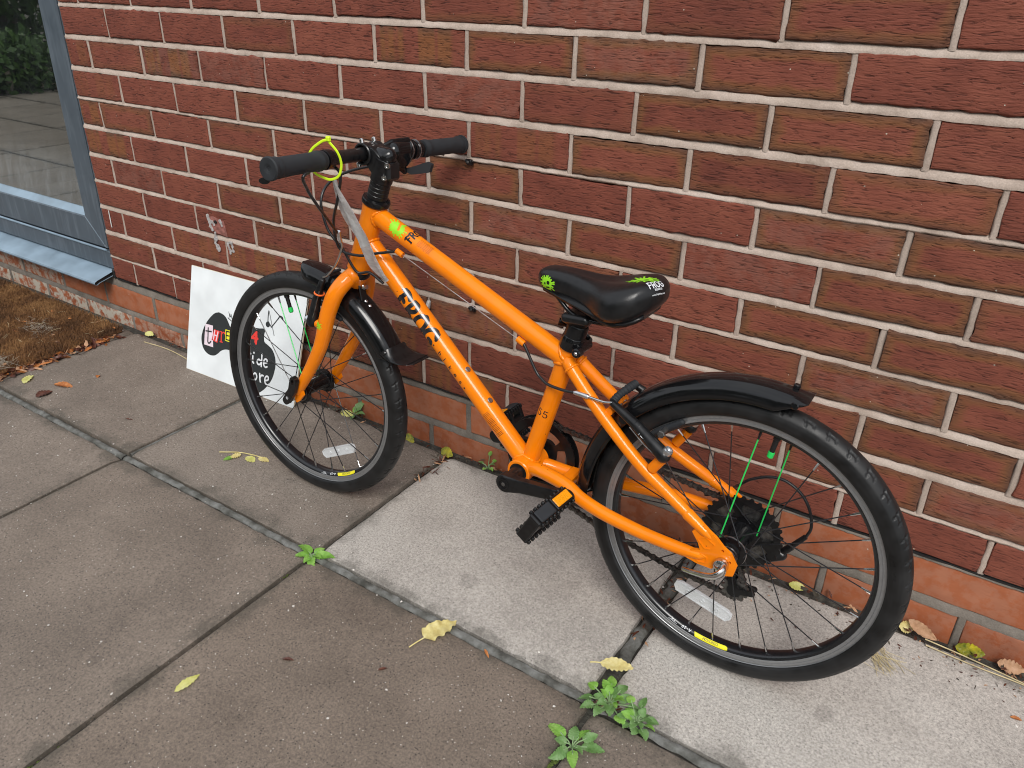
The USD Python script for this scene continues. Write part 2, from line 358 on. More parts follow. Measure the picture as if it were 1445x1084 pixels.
for x, y, s in ((XJ[13] + .001, -.565, .011), (XJ[13] - .004, -.59, .012), (XJ[13], -.62, .012), (XJ[12] + .003, -.47, .005), (XJ[12] - .002, -.52, .004), (XJ[11], -.41, .004), (XJ[11] + .003, -.36, .004), (XJ[12], -.99, .008), (XJ[12] + .004, -.955, .006)):
    for _ in range(10):
        c = V(x, y, -.002) + rng.normal(0, 1, 3) * V(s * .45, s, .0006); v = ball((0, 0, 0), 1, 1) * (s * .28) * (1 + .4 * rng.standard_normal((42, 1))); v[:, 2] *= .6
        mb.add((v + c, trimesh.creation.icosphere(subdivisions=1).faces))
tag(obj('moss', mb, MOSS, pav, smooth=60), kind='stuff')

# ------------------------------------------------------------------ brick wall
def brick_mat(name, smooth_brick):
    base = [(0.22, (0.140, 0.038, 0.024)), (0.5, (0.196, 0.054, 0.033)), (0.78, (0.245, 0.074, 0.044))] if not smooth_brick else \
           [(0.25, (0.23, 0.063, 0.026)), (0.5, (0.32, 0.094, 0.038)), (0.75, (0.38, 0.122, 0.054))]
    N = {'g': ('geometry', {}), 'tc': ('texture_coordinate', {}), 'fl': ('attribute', {'attribute': 'flash'}), 'bd': ('attribute', {'attribute': 'band'}), 'tn': ('attribute', {'attribute': 'tone'}), 'sp': ('attribute', {'attribute': 'pale'}),
         'n1': ('noise_texture', {'scale': 16.0, 'detail': 5.0, 'roughness': 0.6}), 'ra': ('math', {'math_type': 'add'}), 'r': ('rgb_ramp', {'ramp': base}),
         'mp': ('mapping', {'mapping_type': 'texture', 'scale': (1 / 46., 1 / 46., 1 / 330.)}),
         'cr': ('noise_texture', {'scale': 1.0, 'detail': 4.0, 'roughness': 0.55, 'distortion': 0.9}), 'wr': ('math', {'math_type': 'multiply', 'value2': 1.3}), 'wa': ('math', {'math_type': 'add'}),
         'cm': ('map_range', {'from_min': 0.315, 'from_max': 0.425, 'to_min': 0.0, 'to_max': 1.0, 'clamp': True}),
         'fi': ('noise_texture', {'scale': 700.0, 'detail': 3.0}), 'f2': ('math', {'math_type': 'multiply', 'value2': 0.35 if not smooth_brick else 0.25}), 'h': ('math', {'math_type': 'add'}),
         'b': ('bump', {'strength': 0.75 if not smooth_brick else 0.25, 'distance': 0.0022 if not smooth_brick else 0.0006}),
         # flashed (ochre) margins
         's': ('separate_xyz', {}), 'ax': ('math', {'math_type': 'absolute'}), 'az': ('math', {'math_type': 'absolute'}), 'mx': ('math', {'math_type': 'multiply', 'value2': 1 / .107}), 'mz': ('math', {'math_type': 'multiply', 'value2': 1 / .0315}),
         'px': ('math', {'math_type': 'power', 'value2': 3.5}), 'mm': ('math', {'math_type': 'maximum'}), 'nn': ('noise_texture', {'scale': 24.0, 'detail': 4.0}), 'na': ('math', {'math_type': 'multiply_add', 'value2': 0.7, 'value3': -0.35}), 'ed': ('math', {'math_type': 'add'}),
         'es': ('map_range', {'range_type': 'smoothstep', 'from_min': 0.40, 'from_max': 0.80, 'to_min': 0.0, 'to_max': 1.0}), 'fm': ('math', {'math_type': 'multiply'}),
         'bn': ('noise_texture', {'dimensions': '1D', 'scale': 26.0, 'detail': 1.0}), 'bs': ('map_range', {'range_type': 'smoothstep', 'from_min': 0.42, 'from_max': 0.56}), 'bf': ('math', {'math_type': 'multiply'}), 'tot': ('math', {'math_type': 'maximum'}), 'tcl': ('math', {'math_type': 'minimum', 'value2': 0.82}),
         'oe': ('math', {'math_type': 'multiply', 'value2': .7}), 'oc': ('rgb_ramp', {'ramp': [(0.30, (0.225, 0.086, 0.029)), (0.52, (0.180, 0.076, 0.029)), (0.70, (0.110, 0.055, 0.029)), (.85, (.060, .040, .028))]}), 'c1': ('mix_color', {}),
         # crease shade painted into the colour, pale specks and lime bloom
         'cd': ('mix_color', {'blend_type': 'multiply', 'fac': 0.70 if not smooth_brick else 0.0}), 'cc': ('rgb_ramp', {'ramp': [(0, (0.26, 0.22, 0.20)), (1, (1, 1, 1))]}),
         'v': ('voronoi_texture', {'scale': 75.0}), 'vs': ('separate_color', {}), 'v1': ('math', {'math_type': 'greater_than', 'value2': 0.90}), 'v2': ('math', {'math_type': 'less_than', 'value2': 0.085}), 'vm': ('math', {'math_type': 'multiply'}), 'c2': ('mix_color', {'b': (0.50, 0.44, 0.36)}),
         'ln': ('noise_texture', {'scale': 30.0, 'detail': 6.0, 'roughness': 0.7}), 'lm': ('map_range', {'range_type': 'smoothstep', 'from_min': 0.42, 'from_max': 0.56}), 'lf': ('math', {'math_type': 'multiply'}), 'c3': ('mix_color', {'b': (0.46, 0.42, 0.35)}),
         'p': ('principled_bsdf', {'roughness': 0.78 if not smooth_brick else 0.62, 'specular_ior_level': 0.35})}
    L = [('g.position', 'n1.vector'), ('n1.fac', 'ra.value1'), ('tn.fac', 'ra.value2'), ('ra.value', 'r.fac'), ('g.position', 'mp.vector'), ('mp.vector', 'cr.vector'), ('cr.fac', 'cm.value'), ('cr.fac', 'wr.value1'),
         ('g.position', 'fi.vector'), ('fi.fac', 'f2.value1'), ('cm.result', 'wa.value1'), ('wr.value', 'wa.value2'), ('wa.value', 'h.value1'), ('f2.value', 'h.value2'), ('h.value', 'b.height'), ('b.normal', 'p.normal'),
         ('tc.object', 's.vector'), ('s.x', 'ax.value1'), ('s.z', 'az.value1'), ('ax.value', 'mx.value1'), ('az.value', 'mz.value1'), ('mx.value', 'px.value1'), ('px.value', 'mm.value1'), ('mz.value', 'mm.value2'),
         ('g.position', 'nn.vector'), ('nn.fac', 'na.value1'), ('mm.value', 'ed.value1'), ('na.value', 'ed.value2'), ('ed.value', 'es.value'), ('es.result', 'fm.value1'), ('fl.fac', 'fm.value2'),
         ('s.x', 'bn.w'), ('bn.fac', 'bs.value'), ('bs.result', 'bf.value1'), ('bd.fac', 'bf.value2'), ('fm.value', 'tot.value1'), ('bf.value', 'tot.value2'), ('tot.value', 'tcl.value1'), ('tcl.value', 'c1.fac'),
         ('ed.value', 'oe.value1'), ('oe.value', 'oc.fac'), ('r.color', 'c1.a'), ('oc.color', 'c1.b'), ('cm.result', 'cc.fac'), ('c1.result', 'cd.a'), ('cc.color', 'cd.b'),
         ('g.position', 'v.vector'), ('v.color', 'vs.color'), ('vs.r', 'v1.value1'), ('v.distance', 'v2.value1'), ('v1.value', 'vm.value1'), ('v2.value', 'vm.value2'), ('cd.result', 'c2.a'), ('vm.value', 'c2.fac'),
         ('g.position', 'ln.vector'), ('ln.fac', 'lm.value'), ('lm.result', 'lf.value1'), ('sp.fac', 'lf.value2'), ('c2.result', 'c3.a'), ('lf.value', 'c3.fac'), ('c3.result', 'p.base_color')]
    return mat(name, N, L, 'p.BSDF')
BRICK = brick_mat('rustic_brick', False); PLINTH = brick_mat('smooth_brick', True)
def mortar_mat(name, c0, c1, c2):
    return mat(name, {'g': ('geometry', {}), 'n': ('noise_texture', {'scale': 14.0, 'detail': 6.0, 'roughness': 0.65}), 'n2': ('noise_texture', {'scale': 420.0, 'detail': 4.0, 'roughness': 0.65}),
        'r': ('rgb_ramp', {'ramp': [(0.28, c0), (0.5, c1), (0.75, c2)]}), 'm': ('map_range', {'from_min': .3, 'from_max': .7, 'to_min': .82, 'to_max': 1.12}), 'mul': ('mix_color', {'blend_type': 'multiply', 'fac': 1.0, 'use_clamp': False}),
        'b': ('bump', {'strength': 0.6, 'distance': 0.0012}), 'p': ('principled_bsdf', {'roughness': 0.9, 'specular_ior_level': 0.2})},
        [('g.position', 'n.vector'), ('g.position', 'n2.vector'), ('n.fac', 'r.fac'), ('n2.fac', 'm.value'), ('r.color', 'mul.a'), ('m.result', 'mul.b'), ('mul.result', 'p.base_color'), ('n2.fac', 'b.height'), ('b.normal', 'p.normal')], 'p.BSDF')
MORTAR = mortar_mat('lime_mortar', (0.30, 0.235, 0.192), (0.46, 0.372, 0.312), (0.56, 0.47, 0.41))
MORTAR3 = mortar_mat('perpend_mortar', (0.32, 0.25, 0.205), (0.42, 0.34, 0.285), (0.52, 0.43, 0.37))
MORTAR2 = mortar_mat('grey_mortar', (0.11, 0.10, 0.085), (0.19, 0.165, 0.14), (0.26, 0.23, 0.20))

wall = thing('brick_wall', 'red brown brick wall with pale mortar and an orange plinth behind the bicycle', 'wall')
def brick_mesh(w, h, seed, jag=.0011, nx=14, nz=5, bev=.0022):
    """a brick face with ragged arrises, about its own centre; its front is y = 0"""
    r = np.random.default_rng(seed)
    xs = np.r_[-w / 2, np.linspace(-w / 2 + bev, w / 2 - bev, nx + 1), w / 2]; zs = np.r_[-h / 2, np.linspace(-h / 2 + bev, h / 2 - bev, nz + 1), h / 2]
    X, Z = np.meshgrid(xs, zs, indexing='ij'); Y = np.zeros_like(X)
    Y += r.normal(0, .0004, X.shape); Y[[0, -1]] += bev; Y[:, [0, -1]] += bev * .8
    X[[0, -1]] += r.normal(0, jag, X[[0, -1]].shape); Z[:, [0, -1]] += r.normal(0, jag, Z[:, [0, -1]].shape)
    Z += (X / w) * r.normal(0, .0011); Y += (X / w) * r.normal(0, .0012)
    m, n = X.shape; v = np.stack([X, Y, Z], -1).reshape(-1, 3); i, j = np.meshgrid(np.arange(m - 1), np.arange(n - 1), indexing='ij'); k = i * n + j
    q = np.stack([k, k + n, k + n + 1, k + 1], -1).reshape(-1, 4); idx = np.arange(m * n).reshape(m, n)
    ring = np.r_[idx[:, 0], idx[-1, 1:], idx[-2::-1, -1], idx[0, -2:0:-1]]; low = v[ring].copy(); low[:, 1] = .05; base = len(v); v = np.vstack([v, low]); L = len(ring); a = np.arange(L); b = (a + 1) % L
    q = np.vstack([q, np.stack([ring[a], base + a, base + b, ring[b]], -1)]); return v, np.vstack([q[:, [0, 1, 2]], q[:, [0, 2, 3]]])

ZB = {0: .927, 1: .8495, 2: .7707, 3: .6914, 4: .6160, 5: .5387, 6: .4612, 7: .3863, 8: .3085, 9: .2288, 10: .1552}
for k in range(1, 4): ZB[-k] = .927 + .0772 * k
HB = .0650
XO = {1: [-.005, .219, .443, .670, .896, 1.121, 1.346, 1.568, 1.791], 3: [-.002, .228, .453, .680, .902, 1.124, 1.348, 1.568, 1.792],
      2: [-.112, .115, .341, .569, .795, 1.020, 1.243, 1.465, 1.687, 1.912], 0: [-.117, .111, .343, .571, .795, 1.020, 1.245, 1.468, 1.686, 1.908],
      4: [-.117, .113, .339, .569, .795, 1.021, 1.244, 1.468, 1.690, 1.914], 5: [-.002, .230, .459, .683, .905, 1.128, 1.352, 1.577, 1.802, 2.022],
      6: [-.120, .109, .337, .564, .790, 1.015, 1.240, 1.464, 1.688, 1.912], 7: [.002, .230, .459, .684, .908, 1.131, 1.355, 1.580, 1.804], 8: [-.121, .108, .336, .562, .788, 1.013, 1.238, 1.463, 1.688, 1.913, 2.138],
      9: [-.003, .222, .447, .672, .897, 1.122, 1.348, 1.574, 1.801, 2.030], 10: [-.117, .073, .30, .530, .760, .990, 1.222, 1.452, 1.680, 1.910, 2.138]}
def jamb(z): return -.2275 + .0285 * (z - .2)
# (row, brick counted from the left) of bricks with ochre margins / ochre bands, as the photograph shows them
FLASH = {(1, 6): .8, (1, 7): .9, (1, 8): 1, (2, 8): 1, (2, 9): 1, (3, 7): .9, (2, 1): .3, (3, 9): .6, (4, 6): .9, (4, 9): .8, (4, 10): .9, (4, 3): .5, (5, 9): 1, (5, 10): .5, (5, 7): .8, (6, 9): .9, (6, 10): 1, (7, 9): 1, (7, 8): .5, (5, 5): .8, (5, 6): .7,
         (3, 3): .5, (3, 4): .5, (4, 1): .6, (6, 3): .6, (6, 4): .5, (7, 3): .5, (8, 10): .8, (8, 9): .6, (9, 9): .7, (9, 10): .6, (8, 5): .7, (8, 6): .7, (0, 9): .7, (1, 3): .4, (0, 6): .5, (10, 5): .5, (3, 8): .5, (6, 6): .5, (7, 6): .6, (7, 10): .7, (6, 7): .5}
BAND = {(2, 2): .9, (1, 5): .9, (5, 0): .95, (4, 0): .8, (8, 4): .7, (8, 3): .8, (9, 4): .9, (9, 5): 1, (10, 4): .8, (7, 5): .8, (8, 6): .6, (10, 6): .9, (3, 6): .5, (4, 5): .6, (7, 4): .5, (9, 3): .5, (2, 0): .4, (3, 0): .3, (8, 2): .5}
mo = MB(); mo2 = MB(); mo3 = MB()
def bed_joint(x0, x1, zb, zt, lip=.0006, deep=.0042, seed=0):
    """struck pointing: set back under the upper brick, flush on the lower one"""
    nx = int((x1 - x0) / .007) + 1; xs = np.linspace(x0, x1, nx); prof = [(0.02, zt + .004), (deep * 1.5, zt + .0010), (deep * .8, zt - (zt - zb) * .22), (lip * .6, zb + (zt - zb) * .35), (lip, zb - .0001), (.02, zb - .004)]
    v = []
    for x in xs:
        nn = meshkit.noise(np.array([[x * 110, seed * 3.7, k * 5.] for k in range(6)]), 2) - .5; n2 = meshkit.noise(np.array([[x * 5, seed * 3.7, 40.]]), 4)[0] - .5
        for k, (y, z) in enumerate(prof): v.append((x, y + nn[k] * .0012, z + nn[k] * .0015 + n2 * .0016))
    n = 6; i, j = np.meshgrid(np.arange(nx - 1), np.arange(n - 1), indexing='ij'); k = i * n + j
    return np.array(v), np.stack([k, k + 1, k + n + 1, k + n], -1).reshape(-1, 4)
def perp_joint(xc, w, zb, zt, deep=.003, seed=0, slant=0.):
    nz = 9; zs = np.linspace(zb - .004, zt + .004, nz); prof = [(-w / 2 - .003, .02), (-w / 2, deep), (-w / 4, deep * .45), (w / 4, deep * .5), (w / 2, deep * .9), (w / 2 + .003, .02)]; v = []
    for z in zs:
        nn = meshkit.noise(np.array([[seed * 2.3, z * 60, k * 5.] for k in range(6)]), 6) - .5
        for k, (x, y) in enumerate(prof): v.append((xc + x + nn[k] * .0020 + slant * (z - (zb + zt) / 2), y + nn[k] * .001, z))
    n = 6; i, j = np.meshgrid(np.arange(nz - 1), np.arange(n - 1), indexing='ij'); k = i * n + j
    return np.array(v), np.stack([k, k + 1, k + n + 1, k + n], -1).reshape(-1, 4)
XR = 2.75
for row in range(-3, 11):
    zb = ZB[row]; xs = list(XO.get(row, [(-.003 + .2245 * j) if row % 2 else (-.117 + .2253 * j) for j in range(10)]))
    while xs[-1] < XR: xs.append(xs[-1] + .2245)
    edges = [None] + xs
    zt = zb + HB; upper = ZB.get(row - 1, zb + .0772)
    if row == 10: hb = HB - .001
    for i in range(len(edges) - 1):
        a = jamb(zb + .03) if edges[i] is None else edges[i] + .0047; b = edges[i + 1] - .0047
        s = (row + 4) * 100 + i
        r2 = np.random.default_rng(s)
        obj('brick', brick_mesh(b - a, HB, s), BRICK, wall, smooth=40, loc=((a + b) / 2, r2.normal(0, .0011), zb + HB / 2 + r2.normal(0, .0007)),
            prim={'tone': r2.normal(0, .07) - (.03 if row > 8 else 0), 'flash': FLASH.get((row, i), .55 * r2.random() if (row < 0 and r2.random() < .5) or r2.random() < .12 else 0.), 'band': BAND.get((row, i), .0), 'pale': .05 if r2.random() < .12 else 0.0})
    for j, x in enumerate(xs): mo3.add(perp_joint(x, .0100, zb, zt, seed=row * 17 + j, slant=np.random.default_rng(row * 31 + j + 900).normal(0, .02)))
    mo.add(bed_joint(jamb(zt) - .003, XR, zt, upper, seed=row))
# plinth: two courses of smooth bricks, dropping slightly to the left
def tilt(x): return -.0185 * np.clip((1.9 - x) / 1.95, 0, 1.02)
XK = [-1.56, -1.305, -1.055, -.804, -.553, -.302, -.052, .178, .412, .640, .875, 1.118, 1.379, 1.600, 1.815, 2.030, 2.262, 2.49, 2.72]
XL = [-1.66, -1.41, -1.165, -.919, -.672, -.434, -.182, .061, .298, .536, .776, 1.007, 1.235, 1.460, 1.686, 1.912, 2.137, 2.36, 2.58, 2.80]
for row, X, z0, z1 in ((11, XK, .0735, .1455), (12, XL, -.016, .0565)):
    for i in range(len(X) - 1):
        a, b = X[i] + .0055, X[i + 1] - .0055
        xc = (a + b) / 2; dz = tilt(xc); s = row * 1000 + i; r2 = np.random.default_rng(s); h = z1 - z0
        v, f = brick_mesh(b - a, h, s, jag=.0007, nx=10, nz=4, bev=.0028); v[:, 2] += tilt(v[:, 0] + xc) - dz
        obj('plinth_brick', (v, f), PLINTH, wall, smooth=40, loc=(xc, .001 + r2.normal(0, .0007), (z0 + z1) / 2 + dz),
            prim={'tone': (.12 if row == 11 else -.05) + r2.normal(0, .09), 'flash': 0., 'band': 0., 'pale': (.95 if (row == 12 and xc < -.3) else .75 if xc < -.45 and row == 11 else .35 if xc < .3 and row == 12 else .10)})
        mo2.add(perp_joint(X[i + 1], .0125, z0 + dz, z1 + dz, seed=row * 7 + i, deep=.002))
    n0 = len(mo2.v)
def tilted_bed(z0, z1, **k):
    v, f = bed_joint(-1.7, XR, z0, z1, **k); v[:, 2] += tilt(v[:, 0]); return v, f
mo2.add(tilted_bed(.0565, .0735, deep=.003, seed=77))
v, f = bed_joint(-1.7, XR, .1455, .1552, deep=.006, seed=78); lowr = v[:, 2] < .152; v[lowr, 2] += tilt(v[lowr, 0]); mo2.add((v, f))
obj('mortar', mo, MORTAR, wall, smooth=50); obj('upright_mortar', mo3, MORTAR3, wall, smooth=50); obj('plinth_mortar', mo2, MORTAR2, wall, smooth=50)
DPC = plain('bitumen_felt', (0.012, 0.012, 0.012), .6, var=.3)
xs = np.linspace(-.22, XR, 160); v = []
for x in xs:
    n1 = (meshkit.noise(np.array([[x * 30, 0, 0], [x * 30, 9, 0], [x * 7, 3, 3]]), 3) - .5)
    v += [(x, .02, .1548 + n1[2] * .003), (x, -.0012 + n1[0] * .003, .1537 + n1[2] * .003), (x, -.0005 + n1[0] * .003, .1512 + n1[1] * .002 + n1[2] * .003), (x, .02, .1512)]
i, j = np.meshgrid(np.arange(159), np.arange(3), indexing='ij'); k = i * 4 + j
obj('damp_course', (np.array(v), np.stack([k, k + 1, k + 5, k + 4], -1).reshape(-1, 4)), DPC, wall, smooth=40)
CORE = plain('wall_core', (.2, .17, .15), .9)
mb = MB(); mb.add(rbox((XR + .24, .2, 1.4), ((XR - .20) / 2 - .015, .115, .62 + .0), .001)); mb.add(rbox((1.5, .2, .215), (-.98, .115, .005), .001)); mb.add(rbox((1.5, .02, .06), (-.98, .03, .14), .001))
obj('backing', mb, CORE, wall, smooth=False)
# old adhesive left on the wall and a broken brick face
GLUE = plain('old_adhesive', (.40, .38, .37), .5, var=.35, scale=200, bump=.4)
def blob(c, pts, th=.003, seed=0):
    s = unary_union([Point(a, b).buffer(r * 1.12, 5) for a, b, r in pts]).buffer(.004).buffer(-.0042); v, f = flat_shape(s, th, .004)
    n = meshkit.noise(v * 160 + seed, 3); v[:, 2] = np.where(v[:, 2] > th / 2, v[:, 2] * (.3 + n), 0)
    return place((v, f), V(*c), (1, 0, 0), (0, 0, 1), V(0, -1, 0))
for c, pts in (((.283, -.0005, .4215), [(0, .012, .005), (.002, .004, .005), (.006, -.003, .0055), (.016, -.001, .004), (.022, -.007, .0035), (.006, -.014, .0045), (.012, -.022, .0045)]),
               ((.331, -.0005, .428), [(0, 0, .004), (.004, -.004, .004), (.006, -.011, .003)]), ((.3035, -.0005, .380), [(0, .012, .003), (0, .004, .0025), (0, -.004, .006), (-.004, -.010, .005)]),
               ((.306, -.0005, .355), [(0, 0, .006), (.002, -.006, .007), (-.008, .008, .003)]), ((.3505, -.0005, .372), [(0, 0, .004), (0, -.008, .003), (.003, -.016, .0035), (.014, .004, .0035), (.016, -.006, .004), (.017, -.018, .004), (.008, .004, .003), (.005, -.026, .003)])):
    obj('adhesive_blob', blob(c, pts), GLUE, wall, smooth=50)
SPALL = plain('broken_brick', (.27, .105, .085), .9, var=.35, scale=90, bump=.9, bscale=250)
sp = Polygon([(.286, .432), (.302, .436), (.322, .432), (.345, .428), (.350, .40), (.352, .389), (.33, .391), (.31, .393), (.298, .400), (.290, .415)])
v, f = flat_shape(sp, .001, .006); v[:, 2] = np.where(v[:, 2] > .0005, .0004 + .0022 * meshkit.noise(np.c_[v[:, :2] * 120, v[:, 2] * 0], 8), 0)
obj('spalled_face', place((v, f), (0, -.0002, 0), (1, 0, 0), (0, 0, 1), V(0, -1, 0)), SPALL, wall, smooth=60)
HOLE = plain('drill_hole', (.01, .008, .007), .9)
obj('drill_hole', place(flat_shape(affinity.scale(Point(.3125, .4225).buffer(.0045), 1.3, 1), .0034), (0, 0, 0), (1, 0, 0), (0, 0, 1), V(0, -1, 0)), HOLE, wall)
CHALK = plain('white_mark', (.66, .65, .62), .8)
obj('chalk_mark', place(flat_shape(Polygon([(-.1835, .372), (-.1800, .3725), (-.1815, .3215), (-.1850, .3225)]), .0009), (0, -.0012, 0), (1, 0, 0), (0, 0, 1), V(0, -1, 0)), CHALK, wall)

# ------------------------------------------------------------------ window in the wall
FRAME = mat('grey_frame_paint', {
    'g': ('geometry', {}), 'n': ('noise_texture', {'scale': 9.0, 'detail': 6.0, 'roughness': .65}), 'mp': ('mapping', {'mapping_type': 'texture', 'scale': (1 / 60., 1 / 60., 1 / 7.)}), 'n2': ('noise_texture', {'scale': 1.0, 'detail': 5.0, 'roughness': .6}),
    'r': ('rgb_ramp', {'ramp': [(0.3, (.060, .078, .097)), (.7, (.084, .106, .128))]}), 'm': ('map_range', {'from_min': .5, 'from_max': .72, 'to_min': 0, 'to_max': .14, 'clamp': True}), 'c': ('mix_color', {'b': (.36, .42, .48)}),
    'ro': ('map_range', {'from_min': .3, 'from_max': .7, 'to_min': .32, 'to_max': .6}), 'p': ('principled_bsdf', {'specular_ior_level': .5})},
    [('g.position', 'n.vector'), ('g.position', 'mp.vector'), ('mp.vector', 'n2.vector'), ('n.fac', 'r.fac'), ('n2.fac', 'm.value'), ('m.result', 'c.fac'), ('r.color', 'c.a'), ('c.result', 'p.base_color'), ('n.fac', 'ro.value'), ('ro.result', 'p.roughness')], 'p.BSDF')
SILL = plain('grey_sill_paint', (.20, .27, .335), .45, var=.18, scale=14, bump=.15, bscale=300)
GASK = plain('rubber_gasket', (.010, .010, .011), .5)
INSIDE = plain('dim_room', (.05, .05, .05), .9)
GLASS = mat('window_glass', {
    'g': ('geometry', {}), 'fr': ('fresnel', {'IOR': 1.55}), 'fm': ('math', {'math_type': 'multiply', 'value2': 3.4, 'use_clamp': True}), 't': ('transparent_bsdf', {'color': (.80, .86, .84)}), 'gl': ('glossy_bsdf', {'roughness': .012, 'color': (.95, 1, .98)}), 'm1': ('mix_closure', {}),
    'mp': ('mapping', {'mapping_type': 'texture', 'scale': (1 / 28., 1 / 28., 1 / 9.), 'rotation': (0, .35, 0)}), 'n': ('noise_texture', {'scale': 1.0, 'detail': 6.0, 'roughness': .7, 'distortion': .6}), 'nm': ('map_range', {'from_min': .40, 'from_max': .80, 'to_min': 0.05, 'to_max': .20, 'clamp': True}),
    's': ('separate_xyz', {}), 'zf': ('map_range', {'range_type': 'smoothstep', 'from_min': .40, 'from_max': .54, 'to_min': 1.0, 'to_max': .10}), 'dm': ('math', {'math_type': 'multiply'}), 'df': ('diffuse_bsdf', {'color': (.50, .54, .56)}), 'm2': ('mix_closure', {})},
    [('fr.fac', 'fm.value1'), ('fm.value', 'm1.fac'), ('t.BSDF', 'm1.closure1'), ('gl.BSDF', 'm1.closure2'), ('g.position', 'mp.vector'), ('mp.vector', 'n.vector'), ('n.fac', 'nm.value'), ('g.position', 's.vector'), ('s.z', 'zf.value'), ('nm.result', 'dm.value1'), ('zf.result', 'dm.value2'),
     ('dm.value', 'm2.fac'), ('m1.closure', 'm2.closure1'), ('df.BSDF', 'm2.closure2')], 'm2.closure')
win = thing('window', parent=wall)
def shear(vf):
    v, f = np.array(vf[0], float), vf[1]; k = np.clip(v[:, 2] - .2, 0, 9); v[:, 0] += .0285 * k; return v, f
def bar(poly_xz, y0, y1, bev=.0015):
    """a mitred frame member: an outline in the wall plane, from depth y0 (front) to y1"""
    p = Polygon(poly_xz); inner = p.buffer(-bev, join_style=2)
    a = np.array(p.exterior.coords)[:-1]; b = np.array(inner.exterior.coords)[:-1]
    P = np.vstack([np.c_[a[:, 0], np.full(len(a), y0 + bev), a[:, 1]], np.c_[b[:, 0], np.full(len(b), y0), b[:, 1]], np.c_[a[:, 0], np.full(len(a), y1), a[:, 1]]])
    return hull(P)
ZT, XLft, XRt = 1.55, -1.62, -.2275
# outer frame
for pz in ([(XRt, .236), (XRt, ZT), (XRt - .021, ZT), (XRt - .021, .236)], [(XLft, .236), (XLft + .021, .236), (XLft + .021, ZT), (XLft, ZT)], [(XLft + .021, ZT), (XLft + .021, ZT - .03), (XRt - .021, ZT - .03), (XRt - .021, ZT)]):
    obj('frame', shear(bar(pz, .010, .075)), FRAME, win, smooth=30)
obj('lower_frame', shear(bar([(XLft, .1805), (XRt, .1805), (XRt, .234), (XLft, .234)], .004, .075)), FRAME, win, smooth=30)
obj('drip_bead', shear((lambda m: m)(tube(np.array([(XLft, .004, .2365), (XRt - .026, .004, .2365)]), .0035, 10))), SILL, win)
# black seal between frame and sash
obj('gasket', shear(bar([(XRt - .0212, .237), (XRt - .0212, ZT - .03), (XRt - .0262, ZT - .03), (XRt - .0262, .237)], .012, .07)), GASK, win)
# sash, mitred at the corner
S0, S1 = XRt - .0264, XLft + .0264; w = .088; Z0 = .2405
obj('sash', shear(bar([(S0, Z0), (S0, ZT - .034), (S0 - w, ZT - .034 - w), (S0 - w, Z0 + w)], .008, .06, .003)), FRAME, win, smooth=30)
obj('sash', shear(bar([(S0 - .0004, Z0), (S0 - w - .0004, Z0 + w - .0004), (S1 + w, Z0 + w - .0004), (S1, Z0)], .008, .06, .003)), FRAME, win, smooth=30)
obj('sash', shear(bar([(S1, Z0), (S1 + w, Z0 + w), (S1 + w, ZT - .034 - w), (S1, ZT - .034)], .0085, .06, .003)), FRAME, win, smooth=30)
obj('sash', shear(bar([(S1, ZT - .034), (S1 + w, ZT - .034 - w), (S0 - w, ZT - .034 - w), (S0, ZT - .034)], .0085, .06, .003)), FRAME, win, smooth=30)
# sloping glazing beads
gx0, gx1, gz0, gz1 = S1 + w, S0 - w, Z0 + w, ZT - .034 - w
def bead(p, q, inn):
    p, q, inn = V(*p), V(*q), V(*inn); o = .0165
    P = [V(p[0], .0105, p[1]), V(q[0], .0105, q[1]), V(p[0], .032, p[1]), V(q[0], .032, q[1])]
    P += [V(p[0] + inn[0] * o, .030, p[1] + inn[1] * o), V(q[0] - inn[2] * o, .030, q[1] + inn[1] * o), V(p[0] + inn[0] * o, .034, p[1] + inn[1] * o), V(q[0] - inn[2] * o, .034, q[1] + inn[1] * o)]
    return hull(np.array(P))
obj('glazing_bead', shear(bead((gx0, gz0), (gx1, gz0), (1, 1, 1))), SILL, win, smooth=30)
P = [V(gx1, .0105, gz0), V(gx1, .0105, gz1), V(gx1, .034, gz0), V(gx1, .034, gz1), V(gx1 - .0165, .030, gz0 + .0165), V(gx1 - .0165, .030, gz1 - .0165), V(gx1 - .0165, .034, gz0 + .0165), V(gx1 - .0165, .034, gz1 - .0165)]
obj('glazing_bead', shear(hull(np.array(P))), FRAME, win, smooth=30)
obj('glass_pane', shear((np.array([(gx0, .033, gz0), (gx1, .033, gz0), (gx1, .033, gz1), (gx0, .033, gz1)]), np.array([(0, 1, 2), (0, 2, 3)]))), GLASS, win, smooth=False)
obj('mitre_line', shear((lambda vf: vf)(place(flat_shape(LineString([(S0 - .012, Z0 + .012), (S0 - w + .004, Z0 + w - .004)]).buffer(.0006), .0006), (0, .0079, 0), (1, 0, 0), (0, 0, 1), V(0, -1, 0)))), SILL, win)
